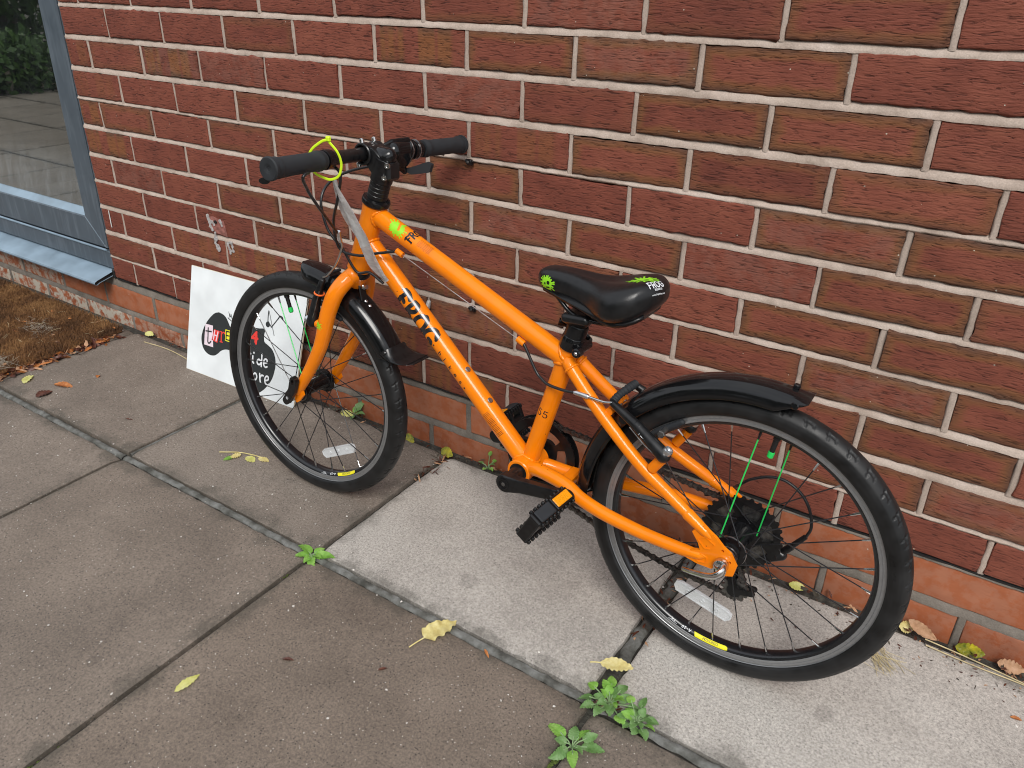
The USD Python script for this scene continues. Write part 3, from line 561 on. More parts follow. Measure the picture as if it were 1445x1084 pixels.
# sill board with a rounded nose and a hollow end
prof = [(.03, .1795), (-.052, .1570), (-.0600, .1535), (-.0620, .1490), (-.0600, .1445), (-.054, .1435), (-.046, .1475), (.0, .158), (.03, .166)]
Pl = np.array([(-1.72, y, z) for y, z in prof]); Pr = np.array([(-.2385, y, z) for y, z in prof]); n = len(prof)
q = [(i, (i + 1) % n, n + (i + 1) % n, n + i) for i in range(n)]
obj('sill', (np.vstack([Pl, Pr]), np.array(q)), SILL, win, smooth=40)
obj('sill_end', (np.vstack([Pr, Pr.mean(0)]) - V(.004, 0, 0), np.array([(i, (i + 1) % n, n) for i in range(n)])), GASK, win, smooth=False)
obj('end_seal', rbox((.010, .030, .030), (-.2325, .012, .166), .003), GASK, win)
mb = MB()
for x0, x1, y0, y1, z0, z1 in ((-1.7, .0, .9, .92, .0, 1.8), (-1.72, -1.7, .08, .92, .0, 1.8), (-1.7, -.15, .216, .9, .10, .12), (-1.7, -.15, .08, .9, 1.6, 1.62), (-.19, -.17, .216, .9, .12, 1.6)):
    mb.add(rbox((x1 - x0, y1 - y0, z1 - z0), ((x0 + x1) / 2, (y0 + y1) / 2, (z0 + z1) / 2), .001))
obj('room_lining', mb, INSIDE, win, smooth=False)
# ------------------------------------------------------------------ bicycle (local axes: x forward, y to its left, z up; origin under the rear axle)
ORANGE = mat('orange_paint', {
    'g': ('geometry', {}), 'n': ('noise_texture', {'scale': 30.0, 'detail': 4.0}), 'r': ('rgb_ramp', {'ramp': [(.3, (.80, .195, .0015)), (.7, (.87, .225, .002))]}),
    'v': ('voronoi_texture', {'scale': 130.0}), 'vs': ('separate_color', {}), 'a': ('math', {'math_type': 'greater_than', 'value2': .965}), 'd': ('math', {'math_type': 'less_than', 'value2': .14}), 'm': ('math', {'math_type': 'multiply'}), 'c': ('mix_color', {'b': (.16, .035, .01)}),
    'n2': ('noise_texture', {'scale': 160.0, 'detail': 2.0}), 'b': ('bump', {'strength': .05, 'distance': .0006}),
    'p': ('principled_bsdf', {'roughness': .42, 'coat_weight': .55, 'coat_roughness': .035, 'specular_ior_level': .15})},
    [('g.position', 'n.vector'), ('g.position', 'n2.vector'), ('n.fac', 'r.fac'), ('g.position', 'v.vector'), ('v.color', 'vs.color'), ('vs.r', 'a.value1'), ('v.distance', 'd.value1'), ('a.value', 'm.value1'), ('d.value', 'm.value2'), ('r.color', 'c.a'), ('m.value', 'c.fac'), ('c.result', 'p.base_color'), ('n2.fac', 'b.height'), ('b.normal', 'p.normal')], 'p.BSDF')
RUBBER = plain('tyre_rubber', (.0105, .0105, .0108), .46, var=.5, scale=28, bump=.2, bscale=600, spec=.36, rvar=.14)
GRIPR = plain('grip_rubber', (.017, .019, .022), .72, var=.15, bump=.3, bscale=900, spec=.4)
PLAST = plain('black_plastic', (.006, .006, .0065), .26, var=.15, scale=25, spec=.36, rvar=.10)
SATIN = plain('black_anodised', (.0065, .0065, .007), .34, var=.2, spec=.42, rvar=.12)
GLOSS = plain('black_gloss', (.0045, .0045, .005), .15, coat=.15, var=.15, rvar=.06, spec=.38)
VINYL = plain('saddle_vinyl', (.0065, .0065, .007), .33, var=.15, bump=.22, bscale=700, rvar=.06, spec=.42)
STEEL = plain('dark_steel', (.15, .145, .14), .36, metal=.85, var=.4, scale=120)
CHAINM = plain('oiled_chain', (.10, .093, .088), .36, metal=.8, var=.5, scale=150)
CHROME = plain('bright_steel', (.62, .61, .60), .18, metal=1.0, var=.15, rvar=.08)
ALU = plain('bright_aluminium', (.66, .67, .69), .30, metal=1.0, var=.1)
TRACK = plain('brake_track_metal', (.30, .305, .31), .40, metal=.7, var=.06, scale=200, rvar=.05)
RIMB = plain('rim_black', (.008, .0085, .010), .26, var=.15, scale=30, spec=.6, rvar=.06)
SPOKE = plain('spoke_black', (.012, .012, .014), .30, spec=.6)
GREENS = plain('green_spoke', (.02, .56, .10), .35, var=.05)
LIME = plain('lime_print', (.27, .66, .02), .4, var=.08)
BLACKP = plain('black_print', (.010, .010, .012), .28, coat=.6, var=.1)
WHITEP = plain('white_print', (.68, .70, .72), .45, var=.08)
YELLOWP = plain('yellow_label', (.80, .72, .02), .4, var=.05)
AMBER = plain('amber_reflector', (.75, .27, .004), .22, var=.25, scale=700, bump=.7, bscale=900)
ORBAND = plain('orange_band', (.85, .16, .03), .4)
CABLEM = plain('cable_housing', (.012, .012, .013), .30)
REFL = mat('clear_reflector', {'g': ('geometry', {}), 'v': ('voronoi_texture', {'scale': 420.0}), 'b': ('bump', {'strength': .6, 'distance': .001}), 'p': ('principled_bsdf', {'base_color': (.80, .82, .83), 'roughness': .16, 'transmission_weight': .35, 'coat_weight': .6}), },
           [('g.position', 'v.vector'), ('v.distance', 'b.height'), ('b.normal', 'p.normal')], 'p.BSDF')

bu, bl_, bw = V(-.999942, -.0107594, 0), V(.0107475, -.998839, .0469623), V(-.00050529, .0469596, .998897)
bo = V(1.8100, -.2741, .0062)
bike = thing('bicycle', 'small orange bicycle with black mudguards leaning on the brick wall', 'bicycle', matrix=Gf.Matrix4d(*bu, 0, *bl_, 0, *bw, 0, *bo, 1))
L3 = lambda s, l, h: V(s, l, h)
HAX = .2404; RA = V(0, 0, HAX); FA = V(.884, 0, HAX); BB = V(.367, 0, .242)
HTb, HTt = V(.7443, 0, .5182), V(.7008, 0, .6410)
steer = unit(HTt - HTb)
sp_ = lambda h: HTb + (HTt - HTb) * ((h - HTb[2]) / (HTt[2] - HTb[2]))     # a point of the steering axis at height h

# ---- frame
frame = thing('frame', parent=bike)
r_tt, r_dt, r_st, r_ht = .0162, .0172, .0152, .0200
TT0, TT1 = V(.7045, 0, .6265), V(.3070, 0, .4560)
DT0, DT1 = V(.7235, 0, .5765), V(.3720, 0, .2470)
ST1 = V(.3025, 0, .4820)
P = np.linspace(HTb, HTt, 14); rr = r_ht + .0016 * np.exp(-((np.linspace(0, 1, 14)) / .08) ** 2) + .0016 * np.exp(-((1 - np.linspace(0, 1, 14)) / .08) ** 2)
obj('head_tube', tube(P, rr, 36), ORANGE, frame)
obj('top_tube', tube(np.linspace(TT0, TT1, 24), r_tt, 32), ORANGE, frame)
obj('down_tube', tube(np.linspace(DT0, DT1, 24), r_dt, 32), ORANGE, frame)
obj('seat_tube', tube(np.linspace(BB, ST1, 20), r_st, 32), ORANGE, frame)
bbm = MB(); bbm.add(lathe([(-.034, .0165), (-.034, .0205), (-.0325, .0218), (.0325, .0218), (.034, .0205), (.034, .0165)], BB, (0, 1, 0), 40))
obj('bottom_bracket_shell', bbm, ORANGE, frame)
def weld(A, dA, rA, Bp, dB, rB, side, w=.0028, n=56, seed=0):
    """a weld bead where tube B (axis point Bp, direction dB pointing away) runs into tube A"""
    dA, dB = unit(dA), unit(dB); x, y, _ = frame_of(dB); pts = []
    for k in range(n + 1):
        a = 2 * math.pi * (k % n) / n; o = Bp + rB * (math.cos(a) * x + math.sin(a) * y); t = 0.0
        for _ in range(120):
            q = o + dB * t - A; q = q - dA * (q @ dA)
            if np.linalg.norm(q) > rA + .0002: break
            t += .0006
        pts.append(o + dB * t)
    pts = np.array(pts); k = np.arange(n + 1)
    return tube(pts, w * (1 + .13 * np.sin(k * 2 * math.pi * 16 / n + seed)), 8, caps=False)
wm = []
wm.append(weld(HTb, steer, r_ht, TT0, TT1 - TT0, r_tt, 1)); wm.append(weld(HTb, steer, r_ht, DT0, DT1 - DT0, r_dt, 1, seed=1))
wm.append(weld(BB, ST1 - BB, r_st, TT1, TT0 - TT1, r_tt, 1, seed=2)); wm.append(weld(BB, V(0, 1, 0), .0218, DT1, DT0 - DT1, r_dt, 1, seed=3)); wm.append(weld(BB, V(0, 1, 0), .0218, BB, ST1 - BB, r_st, 1, seed=4))
for s in (1, -1):
    cs = [(.350, .020, .2500), (.3265, .027, .2560), (.290, .0345, .2565), (.2668, .039, .2535), (.2414, .044, .2445), (.2000, .048, .2365), (.1500, .051, .2320), (.1100, .053, .2305), (.0600, .057, .2330), (.0280, .0615, .2385)] if s > 0 else \
         [(.352, -.020, .238), (.3400, -.026, .2360), (.3108, -.033, .2315), (.2849, -.037, .2310), (.2400, -.041, .2360), (.1917, -.045, .2415), (.1400, -.051, .2450), (.1062, -.055, .2465), (.0670, -.058, .2460), (.028, -.0615, .2440)]
    p = spline([V(*a) for a in cs], 6); k = np.linspace(0, 1, len(p))
    obj('chain_stay', tube(p, .0118 - .0030 * k ** 2 - .0045 * np.clip((k - .90) / .10, 0, 1), 22), ORANGE, frame)
    ss = [(.2990, s * .010, .4590), (.2910, s * .0155, .4505), (.2324, s * .028, .4010), (.1537, s * .042, .3440), (.0900, s * .051, .3090), (.0300, s * .0605, .2790)]
    p = spline([V(*a) for a in ss], 6); k = np.linspace(0, 1, len(p))
    obj('seat_stay', tube(p, .0106 - .0022 * k ** 2 - .0045 * np.clip((k - .86) / .14, 0, 1), 22), ORANGE, frame)
    wm.append(weld(BB, ST1 - BB, r_st, V(.2910, s * .0155, .4505), V(-.0586, s * .0125, -.0495), .0106, 1, w=.0022, seed=s))
    do = Polygon([(.0490, .2750), (.0350, .2890), (.0150, .2770), (.0030, .2660), (-.0090, .2590), (-.0200, .2420), (-.0175, .2260), (-.0060, .2215), (-.0030, .2370), (.0060, .2370), (.0140, .2250), (.0360, .2250), (.0560, .2290), (.0480, .2420), (.0330, .2480), (.0380, .2600)]).buffer(.0025).buffer(-.0015)
    for hx, hy, hr in ((.0022, .2610, .0022), (-.0105, .2460, .0022)): do = do.difference(Point(hx, hy).buffer(hr))
    do = do.difference(unary_union([Point(-.0005, HAX).buffer(.0052), Polygon([(-.0055, HAX), (.0045, HAX), (.006, .215), (-.003, .215)])]))
    v, f = flat_shape(do, .006); obj('dropout', (np.c_[v[:, 0], s * (.0585 + v[:, 2]), v[:, 1]], f if s < 0 else f[:, ::-1]), ORANGE, frame, smooth=30)
    if s > 0:
        for sh, c in ((Polygon([(.040, .2660), (.0300, .2740), (.0150, .2660), (.0200, .2570), (.0280, .2550)]), 0), (Polygon([(.0400, .2330), (.0330, .2420), (.0230, .2400), (.0230, .2310), (.034, .2290)]), 0)):
            sh = sh.buffer(-.001).buffer(.002); v, f = flat_shape(sh.difference(sh.buffer(-.0016)), .0012); obj('dropout_rib', (np.c_[v[:, 0], .0645 + v[:, 2], v[:, 1]], f[:, ::-1]), ORANGE, frame, smooth=30)
    obj('stay_end', capsule_hull([V(.0600, s * .0572, .2332), V(.0360, s * .0605, .2370), V(.0260, s * .0615, .2400)], [.0092, .0074, .0038]), ORANGE, frame, smooth=60)
    obj('stay_end', capsule_hull([V(.0620, s * .0555, .2945), V(.0330, s * .0602, .2800), V(.0230, s * .0615, .2740)], [.0094, .0078, .0038]), ORANGE, frame, smooth=60)
    obj('brake_boss', rod(V(.1290, s * .0475, .3440), V(.1130, s * .0500, .3700), .0082, 18), ORANGE, frame)
for w_ in wm: obj('weld_bead', w_, ORANGE, frame, smooth=60)
obj('stay_bridge', rod(V(.2150, -.030, .4040), V(.2150, .030, .4040), .0062), ORANGE, frame)
obj('chain_stay_bridge', rbox((.020, .06, .012), (.2870, 0, .2440), .003), ORANGE, frame)
for (s, l, h), d in (((.6372, .0125, .5695), TT1 - TT0), ((.3873, .0125, .4705), TT1 - TT0)):
    c = V(s, l, h); obj('cable_stop', tube(np.array([c - unit(d) * .0072, c + unit(d) * .0072]), .0052, 16), ORANGE, frame)
# ---- prints on the frame
def on_tube(shape, A, d, r, ref, lift=.00025): return wrap(flat_shape(shape, .0001, .0022) if not isinstance(shape, tuple) else shape, A, d, r, ref, lift)
ddt = unit(DT1 - DT0); ref_dt = unit(V(0, 1, 0) - .10 * unit(np.cross(V(0, 1, 0), ddt)))
# brush lettering along the down tube, reading from the head tube down
h = .0150
def brushF(x): return [stroke([(x + .004, -.0125), (x + .0052, -.002), (x + .0058, .0085)], .0062), stroke([(x + .001, .0115), (x + .008, .0122), (x + .0175, .0095)], .0058), stroke([(x + .004, .0015), (x + .009, .0022), (x + .0135, .001)], .0050), stroke([(x - .003, .0095), (x + .003, .012)], .0022), stroke([(x + .0005, -.014), (x + .004, -.010)], .0026), stroke([(x + .007, -.0135), (x + .005, -.009)], .0018)]
def brushR(x): return [stroke([(x + .003, -.0125), (x + .0042, -.002), (x + .0048, .0105)], .0062), stroke([(x + .004, .0118), (x + .012, .0122), (x + .0162, .0065), (x + .0115, .0010), (x + .0055, -.0005)], .0056), stroke([(x + .008, .0000), (x + .0135, -.006), (x + .0185, -.0128)], .0058)]
def brushO(x): return [stroke([(x + .0105, .0120), (x + .0040, .0085), (x + .0018, -.0005), (x + .0050, -.0095), (x + .0115, -.0115), (x + .0185, -.0065), (x + .0200, .0020), (x + .0165, .0100), (x + .0095, .0125)], .0060)]
def brushG(x): return [stroke([(x + .0205, .0085), (x + .0135, .0125), (x + .0058, .0095), (x + .0024, .0005), (x + .0052, -.0095), (x + .0125, -.0120), (x + .0190, -.0085), (x + .0195, -.0020), (x + .0130, -.0015)], .0058), stroke([(x + .0185, .0125), (x + .0225, .0065)], .0044)]
word = unary_union(brushF(.0) + brushR(.0200) + brushO(.0430) + brushG(.0668))
obj('lettering', on_tube(affinity.scale(word, 1.16, 1.50, origin=(0, 0)).buffer(.0003), DT0 + ddt * .1185, ddt, r_dt, ref_dt), BLACKP, frame, smooth=60)
m = MB(); x = .226
for t in ('\u2022', 'b', 'i', 'k', 'e', 's', '\u2022'):
    if t == '\u2022': g = flat_shape(Point(0, 0).buffer(.0017), .0001, .002); g = (g[0] + V(x, -.0010, 0), g[1])
    else: v, f = textm(t, .0080, .0001, True, .002); g = (v + V(x, -.0045, 0), f)
    m.add(wrap(g, DT0 + ddt * 0, ddt, r_dt, ref_dt, .00025)); x += .0155 if t != '\u2022' else .0145
obj('lettering', m, BLACKP, frame, smooth=60)
def splat(r, seed, spikes=15, eye=True):
    q = np.random.default_rng(seed); g = [Point(0, 0).buffer(r * .74)]
    for k in range(spikes):
        a = 2 * math.pi * (k + q.random() * .6) / spikes; L = r * (.75 + .55 * q.random()); g.append(LineString([(0, 0), (L * math.cos(a), L * math.sin(a))]).buffer(r * .07)); g.append(Point(L * math.cos(a), L * math.sin(a)).buffer(r * (.05 + .06 * q.random())))
    s = unary_union(g)
    if eye: s = s.difference(unary_union([Point(r * .22, r * .12).buffer(r * .22), Point(-r * .28, -.05 * r).buffer(r * .13), LineString([(-r * .1, -r * .42), (r * .35, -r * .36)]).buffer(r * .07)]))
    return s
dtt = unit(TT1 - TT0); ref_tt = unit(V(0, .75, .62))
s1 = affinity.scale(splat(.0105, 5, 21, False).union(Point(0, 0).buffer(.0090)), 1.6, 1.2).difference(affinity.rotate(sbox(-.0022, -.004, .0022, .02), 24))
obj('print', on_tube(s1, TT0 + dtt * .0625, dtt, r_tt, unit(V(.2, .62, .75))), LIME, frame, smooth=60)
# small word across the top tube, read from the saddle
e_up = -dtt; m = MB()
fr = unary_union([affinity.scale(affinity.translate(unary_union(g), 0, 0), .5, .55, origin=(0, 0)) for g in (brushF(.0),)] + [affinity.translate(affinity.scale(unary_union(b), .5, .55, origin=(0, 0)), dx) for b, dx in ((brushR(0), .0095), (brushO(0), .0205), (brushG(0), .032))])
fr = affinity.rotate(affinity.translate(fr, -.021, 0), 90, origin=(0, 0)); fr = affinity.scale(fr, 1, 1, origin=(0, 0))
obj('lettering', on_tube(fr, TT0 + dtt * .0935, dtt, r_tt, unit(V(.3, 0, 1))), BLACKP, frame, smooth=60)
def barcode(n, pitch, wid, seed):
    q = np.random.default_rng(seed); return unary_union([sbox(k * pitch, -wid / 2 * (.7 + .3 * q.random()), k * pitch + pitch * (.18 + .25 * q.random()), wid / 2) for k in range(n)])
obj('print', on_tube(barcode(14, .0021, .017, 2), TT0 + dtt * .1105, dtt, r_tt, unit(V(.2, .55, .9))), plain('faint_print', (.36, .085, .01), .4), frame, smooth=60)
obj('print', on_tube(barcode(19, .0025, .0150, 3), DT0 + ddt * .375, ddt, r_dt, unit(V(.4, .85, .45))), plain('brown_print', (.12, .03, .012), .4), frame, smooth=60)
dst = unit(ST1 - BB); v, f = textm('55', .0130, .0001, False, .0018, True)
obj('lettering', wrap((np.c_[v[:, 1], -v[:, 0], v[:, 2]], f), BB + dst * .118, dst, r_st, unit(V(.12, .99, 0)), .00025), BLACKP, frame, smooth=60)
for k in (.296, .362):
    c = DT0 + ddt * k + r_dt * unit(V(-.62, .22, .70)); obj('bottle_bolt', disc(c, V(-.62, .22, .70), .0050, .005, 16), CHROME, frame)

# ---- wheels
def make_wheel(name, C, yaw, phase, valve_ang, green, rear, refl_ang, label_ang):
    """all parts in the wheel's own axes: angle from forward, y to the left"""
    W = thing(name, parent=bike)
    cy, sy = math.cos(yaw), math.sin(yaw)
    def put(vf):
        v, f = vf; v = np.asarray(v); return np.c_[C[0] + cy * v[:, 0] - sy * v[:, 1], C[1] + sy * v[:, 0] + cy * v[:, 1], C[2] + v[:, 2]], f
    pol = lambda r, a, l: V(r * math.cos(a), l, r * math.sin(a))
    # tyre
    na, ns = 704, 45; A = np.arange(na) * 2 * np.pi / na; S = np.radians(np.linspace(-128, 128, ns))
    AA, SS = np.meshgrid(A, S, indexing='ij'); rt = np.full_like(AA, .0190)
    deg = np.degrees(SS); per = 2 * np.pi / 44; ph = (AA % per) / per; side = np.sign(deg); ad = np.abs(deg)
    ph2 = (ph + np.where(side > 0, .5, 0)) % 1
    g = np.zeros_like(rt)
    g += ((np.abs(ph2 - (.20 + ad / 260)) < .035) & (ad > 14) & (ad < 56)) * 1.
    g += ((np.abs(ad - 27) < 3.2) & (ph2 > .22) & (ph2 < .62)) * 1.
    g += ((np.abs(ph2 - .70) < .03) & (ad > 24) & (ad < 44)) * 1.
    rt -= g * .0016
    for a0, hgt in ((66, .0005), (84, .0005), (104, .0006), (116, .0009)): rt += hgt * np.exp(-((ad - a0) / 2.2) ** 2)
    rt -= .0012 * np.exp(-((ad - 0) / 30.) ** 2) * 0.4
    rad = .2214 + rt * np.cos(SS); lat = rt * np.sin(SS) * 1.0
    v = np.stack([rad * np.cos(AA), lat, rad * np.sin(AA)], -1).reshape(-1, 3)
    i, j = np.meshgrid(np.arange(na), np.arange(ns - 1), indexing='ij'); i2 = (i + 1) % na
    q = np.stack([i * ns + j, i * ns + j + 1, i2 * ns + j + 1, i2 * ns + j], -1).reshape(-1, 4)
    obj('tyre', put((v, q)), RUBBER, W, smooth=True)
    # raised sidewall lettering
    m = MB()
    for txt, a0, hh in (('KENDA', math.radians(205 if not rear else 164), .0085), ('20 x 1.5', math.radians(238 if not rear else 196), .0055), ('INFLATE TO 40-65 PSI', math.radians(288), .0035), ('KENDA', math.radians(20), .0085), ('20 x 1.5', math.radians(60), .0055)):
        tv, tf = textm(txt, hh, .0004, False, .004, True); a = a0 + tv[:, 0] / .2165; rr_ = .2165 + tv[:, 1] * -1 * -1
        th = np.arccos(np.clip((rr_ - .2214) / .019, -1, 1)); lt = .019 * np.sin(th) + .0001 + tv[:, 2]
        m.add((np.stack([rr_ * np.cos(-a + 2 * a0), lt, rr_ * np.sin(-a + 2 * a0)], -1), tf))
    obj('sidewall_lettering', put(m.get()), RUBBER, W, smooth=40)
    # rim
    half = [(.2100, .0112), (.2100, .0122), (.2092, .0126)]
    half_ = [(.0117, .1998), (.0113, .1976), (.0100, .1953), (.0078, .1935), (.0048, .1924)]
    body = half_ + [(0, .1920)] + [(-l, r) for l, r in half_[::-1]] + [(-.0110, .2070), (.0110, .2070)]
    obj('rim', put(lathe([(l, r) for l, r in body], (0, 0, 0), (0, 1, 0), 168, closed=True)), RIMB, W, smooth=30)
    for s in (1, -1):
        tr = [(.0100, .1996), (.0118, .1996), (.0122, .2002), (.0123, .2032), (.0116, .2036), (.0116, .2042), (.0123, .2046), (.0124, .2092), (.0131, .2098), (.0131, .2106), (.0100, .2106)]
        obj('brake_track', put(lathe([(s * l, r) for l, r in tr], (0, 0, 0), (0, 1, 0), 168)), TRACK, W, smooth=30)
    # hub
    if rear: hp = [(-.052, .004), (-.052, .0085), (-.030, .0090), (-.0295, .0270), (-.0250, .0275), (-.0240, .0200), (-.010, .0165), (.012, .0165), (.0275, .0190), (.0290, .0245), (.0330, .0245), (.0345, .0170), (.0440, .0150), (.0500, .0130), (.0560, .0110), (.0575, .004)]
    else: hp = [(-.0495, .004), (-.0495, .0095), (-.0400, .0110), (-.0370, .0190), (-.0355, .0250), (-.0315, .0255), (-.0300, .0175), (-.018, .0135), (.018, .0135), (.0300, .0175), (.0315, .0255), (.0355, .0250), (.0370, .0190), (.0400, .0110), (.0495, .0095), (.0495, .004)]
    obj('hub', put(lathe(hp, (0, 0, 0), (0, 1, 0), 48)), GLOSS, W, smooth=35)
    for rl, rr0 in (((.0430, .0152), (.0480, .0140), (.0300, .0246)) if rear else ((.0375, .0190), (-.0375, .0190))): obj('hub_ring', put(lathe([(rl - .0008, rr0 - .002), (rl - .0008, rr0 + .0006), (rl + .0008, rr0 + .0006), (rl + .0008, rr0 - .002)], (0, 0, 0), (0, 1, 0), 40)), ALU if rear else STEEL, W)
    if rear: fl = (.0310, -.0272); fr_ = (.0215, .0240)
    else: fl = (.0335, -.0335); fr_ = (.0222, .0222)
    for k in range(28):
        a = phase + k * 2 * math.pi / 28; s = 0 if k % 2 == 0 else 1; lead = (-1, 1, 1, -1)[k % 4] * (1 if rear else -1)
        ha = a + lead * math.radians(64); p1 = pol(.1932, a, (.0022 if s == 0 else -.0022)); p0 = pol(fr_[s], ha, fl[s] + (.0022 if lead > 0 else -.0022))
        d = unit(p1 - p0)
        mm = GREENS if k in green else SPOKE
        obj('spoke', put(tube(np.array([p0, p1 - d * .013]), .00095 if k not in green else .0011, 7)), mm, W)
        obj('nipple', put(tube(np.array([p1 - d * .0145, p1 - d * .003, p1 + d * .003]), [.0014, .0021, .0023], 8)), CHROME if k not in green else SATIN, W)
    va = valve_ang; e = V(math.cos(va), 0, math.sin(va))
    obj('valve', put(tube(np.array([e * .194, e * .187, e * .186, e * .165]), [.0052, .0052, .0040, .0038], 14)), RUBBER, W)
    obj('valve_cap', put(tube(np.array([e * .1665, e * .165, e * .1575, e * .1555]), [.0042, .0048, .0046, .0025], 14)), GREENS, W)
    # spoke reflector
    c = pol(.1445 if not rear else .1300, refl_ang, .004); t = V(-math.sin(refl_ang), 0, math.cos(refl_ang)); e2 = V(math.cos(refl_ang), 0, math.sin(refl_ang))
    def refl_shape(k): return Polygon([(-.050, .002), (-.044, .0105), (.044, .0105), (.050, .002), (.049, -.006), (.040, -.0100), (-.040, -.0100), (-.049, -.006)]).buffer(-k)
    m = MB(); m.add(place(flat_shape(refl_shape(0), .005), c - V(0, .0025, 0), t, e2, V(0, 1, 0)))
    obj('reflector', put(m.get()), REFL, W, smooth=20)
    m = MB(); m.add(place(flat_shape(refl_shape(.0005).difference(refl_shape(.0022)), .0009), c + V(0, .0025, 0), t, e2, V(0, 1, 0)))
    for x in (-.026, .0, .026): m.add(place(flat_shape(Point(x, 0).buffer(.0035).difference(Point(x, 0).buffer(.0018)), .0012), c + V(0, .0025, 0), t, e2, V(0, 1, 0)))
    obj('reflector_rim', put(m.get()), REFL, W, smooth=20)
    # rim label and lettering (read from the hub side)
    la = label_ang; rm = .1955; hp_ = np.array(half_); hs_ = np.r_[0, np.cumsum(np.linalg.norm(np.diff(hp_, axis=0), axis=1))]
    def on_rim(vf, a0):
        v, f = vf; a = a0 + v[:, 0] / rm; sa = .0052 - v[:, 1]; r = np.interp(sa, hs_, hp_[:, 1]) - .00015 - v[:, 2] * .7; l = np.interp(sa, hs_, hp_[:, 0]) + .00015 + v[:, 2] * .7
        return np.stack([r * np.cos(a), l, r * np.sin(a)], -1), f
    lab = Polygon([(.0285, -.0034), (.0250, .0040), (-.0245, .0040), (-.0285, .0026), (-.0280, -.0014), (-.0250, -.0034)])
    obj('rim_label', put(on_rim(flat_shape(lab, .0001, .004), la)), YELLOWP, W, smooth=40)
    v, f = textm('DINOXIM', .0040, .0001, True, .003, True); obj('label_lettering', put(on_rim((v + V(0, 0, .0002), f), la)), plain('olive_print', (.20, .17, .03), .5) if not rear else '/World/Looks/olive_print', W)
    m = MB(); v, f = textm('A-19', .0046, .0001, True, .003, True); m.add(on_rim((v, f), la + .0415 / rm)); v, f = textm('TK', .0034, .0001, False, .003, True); m.add(on_rim((v * V(1.5, 1, 1), f), la + .066 / rm)); m.add(on_rim(flat_shape(sbox(-.008, .0026, .008, .0032), .0001), la + .066 / rm))
    obj('rim_lettering', put(m.get()), WHITEP, W)
    return W, put, pol

d28 = 2 * math.pi / 28
fw = make_wheel('wheel', FA, .0143, math.radians(66.0), math.radians(72.6), (0, 1), False, math.radians(243), math.radians(243))
rw = make_wheel('wheel', RA, 0.0, math.radians(91.7), math.radians(98.5), (0, 1), True, math.radians(284), math.radians(272))
W, put, pol = rw
# sprockets
def gear(r, n, depth=.0042, hole=None, holes=()):
    pts = []
    for k in range(n):
        for da, rr_ in ((-.36, r - depth), (-.14, r), (.14, r), (.36, r - depth)): a = 2 * math.pi * (k + da) / n; pts.append((rr_ * math.cos(a), rr_ * math.sin(a)))
    g = Polygon(pts)
    if hole: g = g.difference(Point(0, 0).buffer(hole))
    for h_ in holes: g = g.difference(h_)
    return g
for k, (n, l) in enumerate(((30, -.0265), (26, -.0308), (23, -.0350), (20, -.0392), (17, -.0434), (14, -.0476), (11, -.0518))):
    r = n * .01270 / (2 * math.pi) + .0022
    hs = [affinity.rotate(Polygon([(-.012, .030), (.012, .030), (.014, .047), (-.014, .047)]).buffer(-.003).buffer(.004), 60 * q + 12, origin=(0, 0)) for q in range(6)] if k == 0 else []
    v, f = flat_shape(gear(r, n, hole=.012, holes=hs), .0019); obj('sprocket', put((np.c_[v[:, 0], l - v[:, 2], v[:, 1]], f)), SATIN if k == 0 else STEEL, W, smooth=25)
obj('axle', put(rod(V(0, -.070, 0), V(0, .070, 0), .0045)), STEEL, W)
# quick releases
m = MB(); m.add(lathe([(.0655, .004), (.0655, .0105), (.0690, .0112), (.0740, .0100), (.0765, .0060), (.0765, .001)], RA - V(0, 0, .0), (0, 1, 0), 28))
obj('axle_nut', m, CHROME, bike)
p = spline([V(-.004, .0700, .2390), V(-.006, .0800, .2375), V(.002, .0865, .2310), (.014, .0880, .2270), (.032, .0870, .2235), (.049, .0845, .2205)], 6)
obj('quick_release_lever', tube(p, np.interp(np.linspace(0, 1, len(p)), [0, .25, .5, 1], [.0085, .0078, .0068, .0050]), 16, flat=(1.15, .62), up=(0, 0, 1)), CHROME, bike)
m = MB(); m.add(lathe([(.0565, .004), (.0565, .0105), (.0600, .0108), (.0625, .0085), (.063, .001)], FA, (0, 1, 0), 28)); obj('axle_nut', m, CHROME, bike)
lev = LineString([(.8880, .2330), (.8690, .2600), (.8590, .2860)]).buffer(.0082).difference(LineString([(.8618, .2800), (.8600, .2850)]).buffer(.0032))
v, f = flat_shape(lev, .009); obj('quick_release_lever', (np.c_[v[:, 0], .0625 + v[:, 2] + .05 * np.clip(v[:, 1] - .25, 0, 1) * 2, v[:, 1]], f[:, ::-1]), SATIN, bike, smooth=30)
v, f = textm('CLOSE', .0050, .0003, True, None, True); dv = unit(V(-.0190, 0, .0270)); obj('lever_lettering', (V(.8775, .0722, .2480) + np.c_[-v[:, 0] * -1] * dv + np.c_[v[:, 1]] * unit(V(.0270, 0, .0190)) + np.c_[v[:, 2]] * V(0, 1, 0), f), WHITEP, bike)
v, f = textm('SRAM' if False else 'JOYTECH', .0045, .0003, True, None, True); ht = .0136
obj('hub_lettering', wrap((v, f), FA + V(0, 0, 0), V(0, -1, 0), .0136, V(.55, 0, .8)), WHITEP, bike)

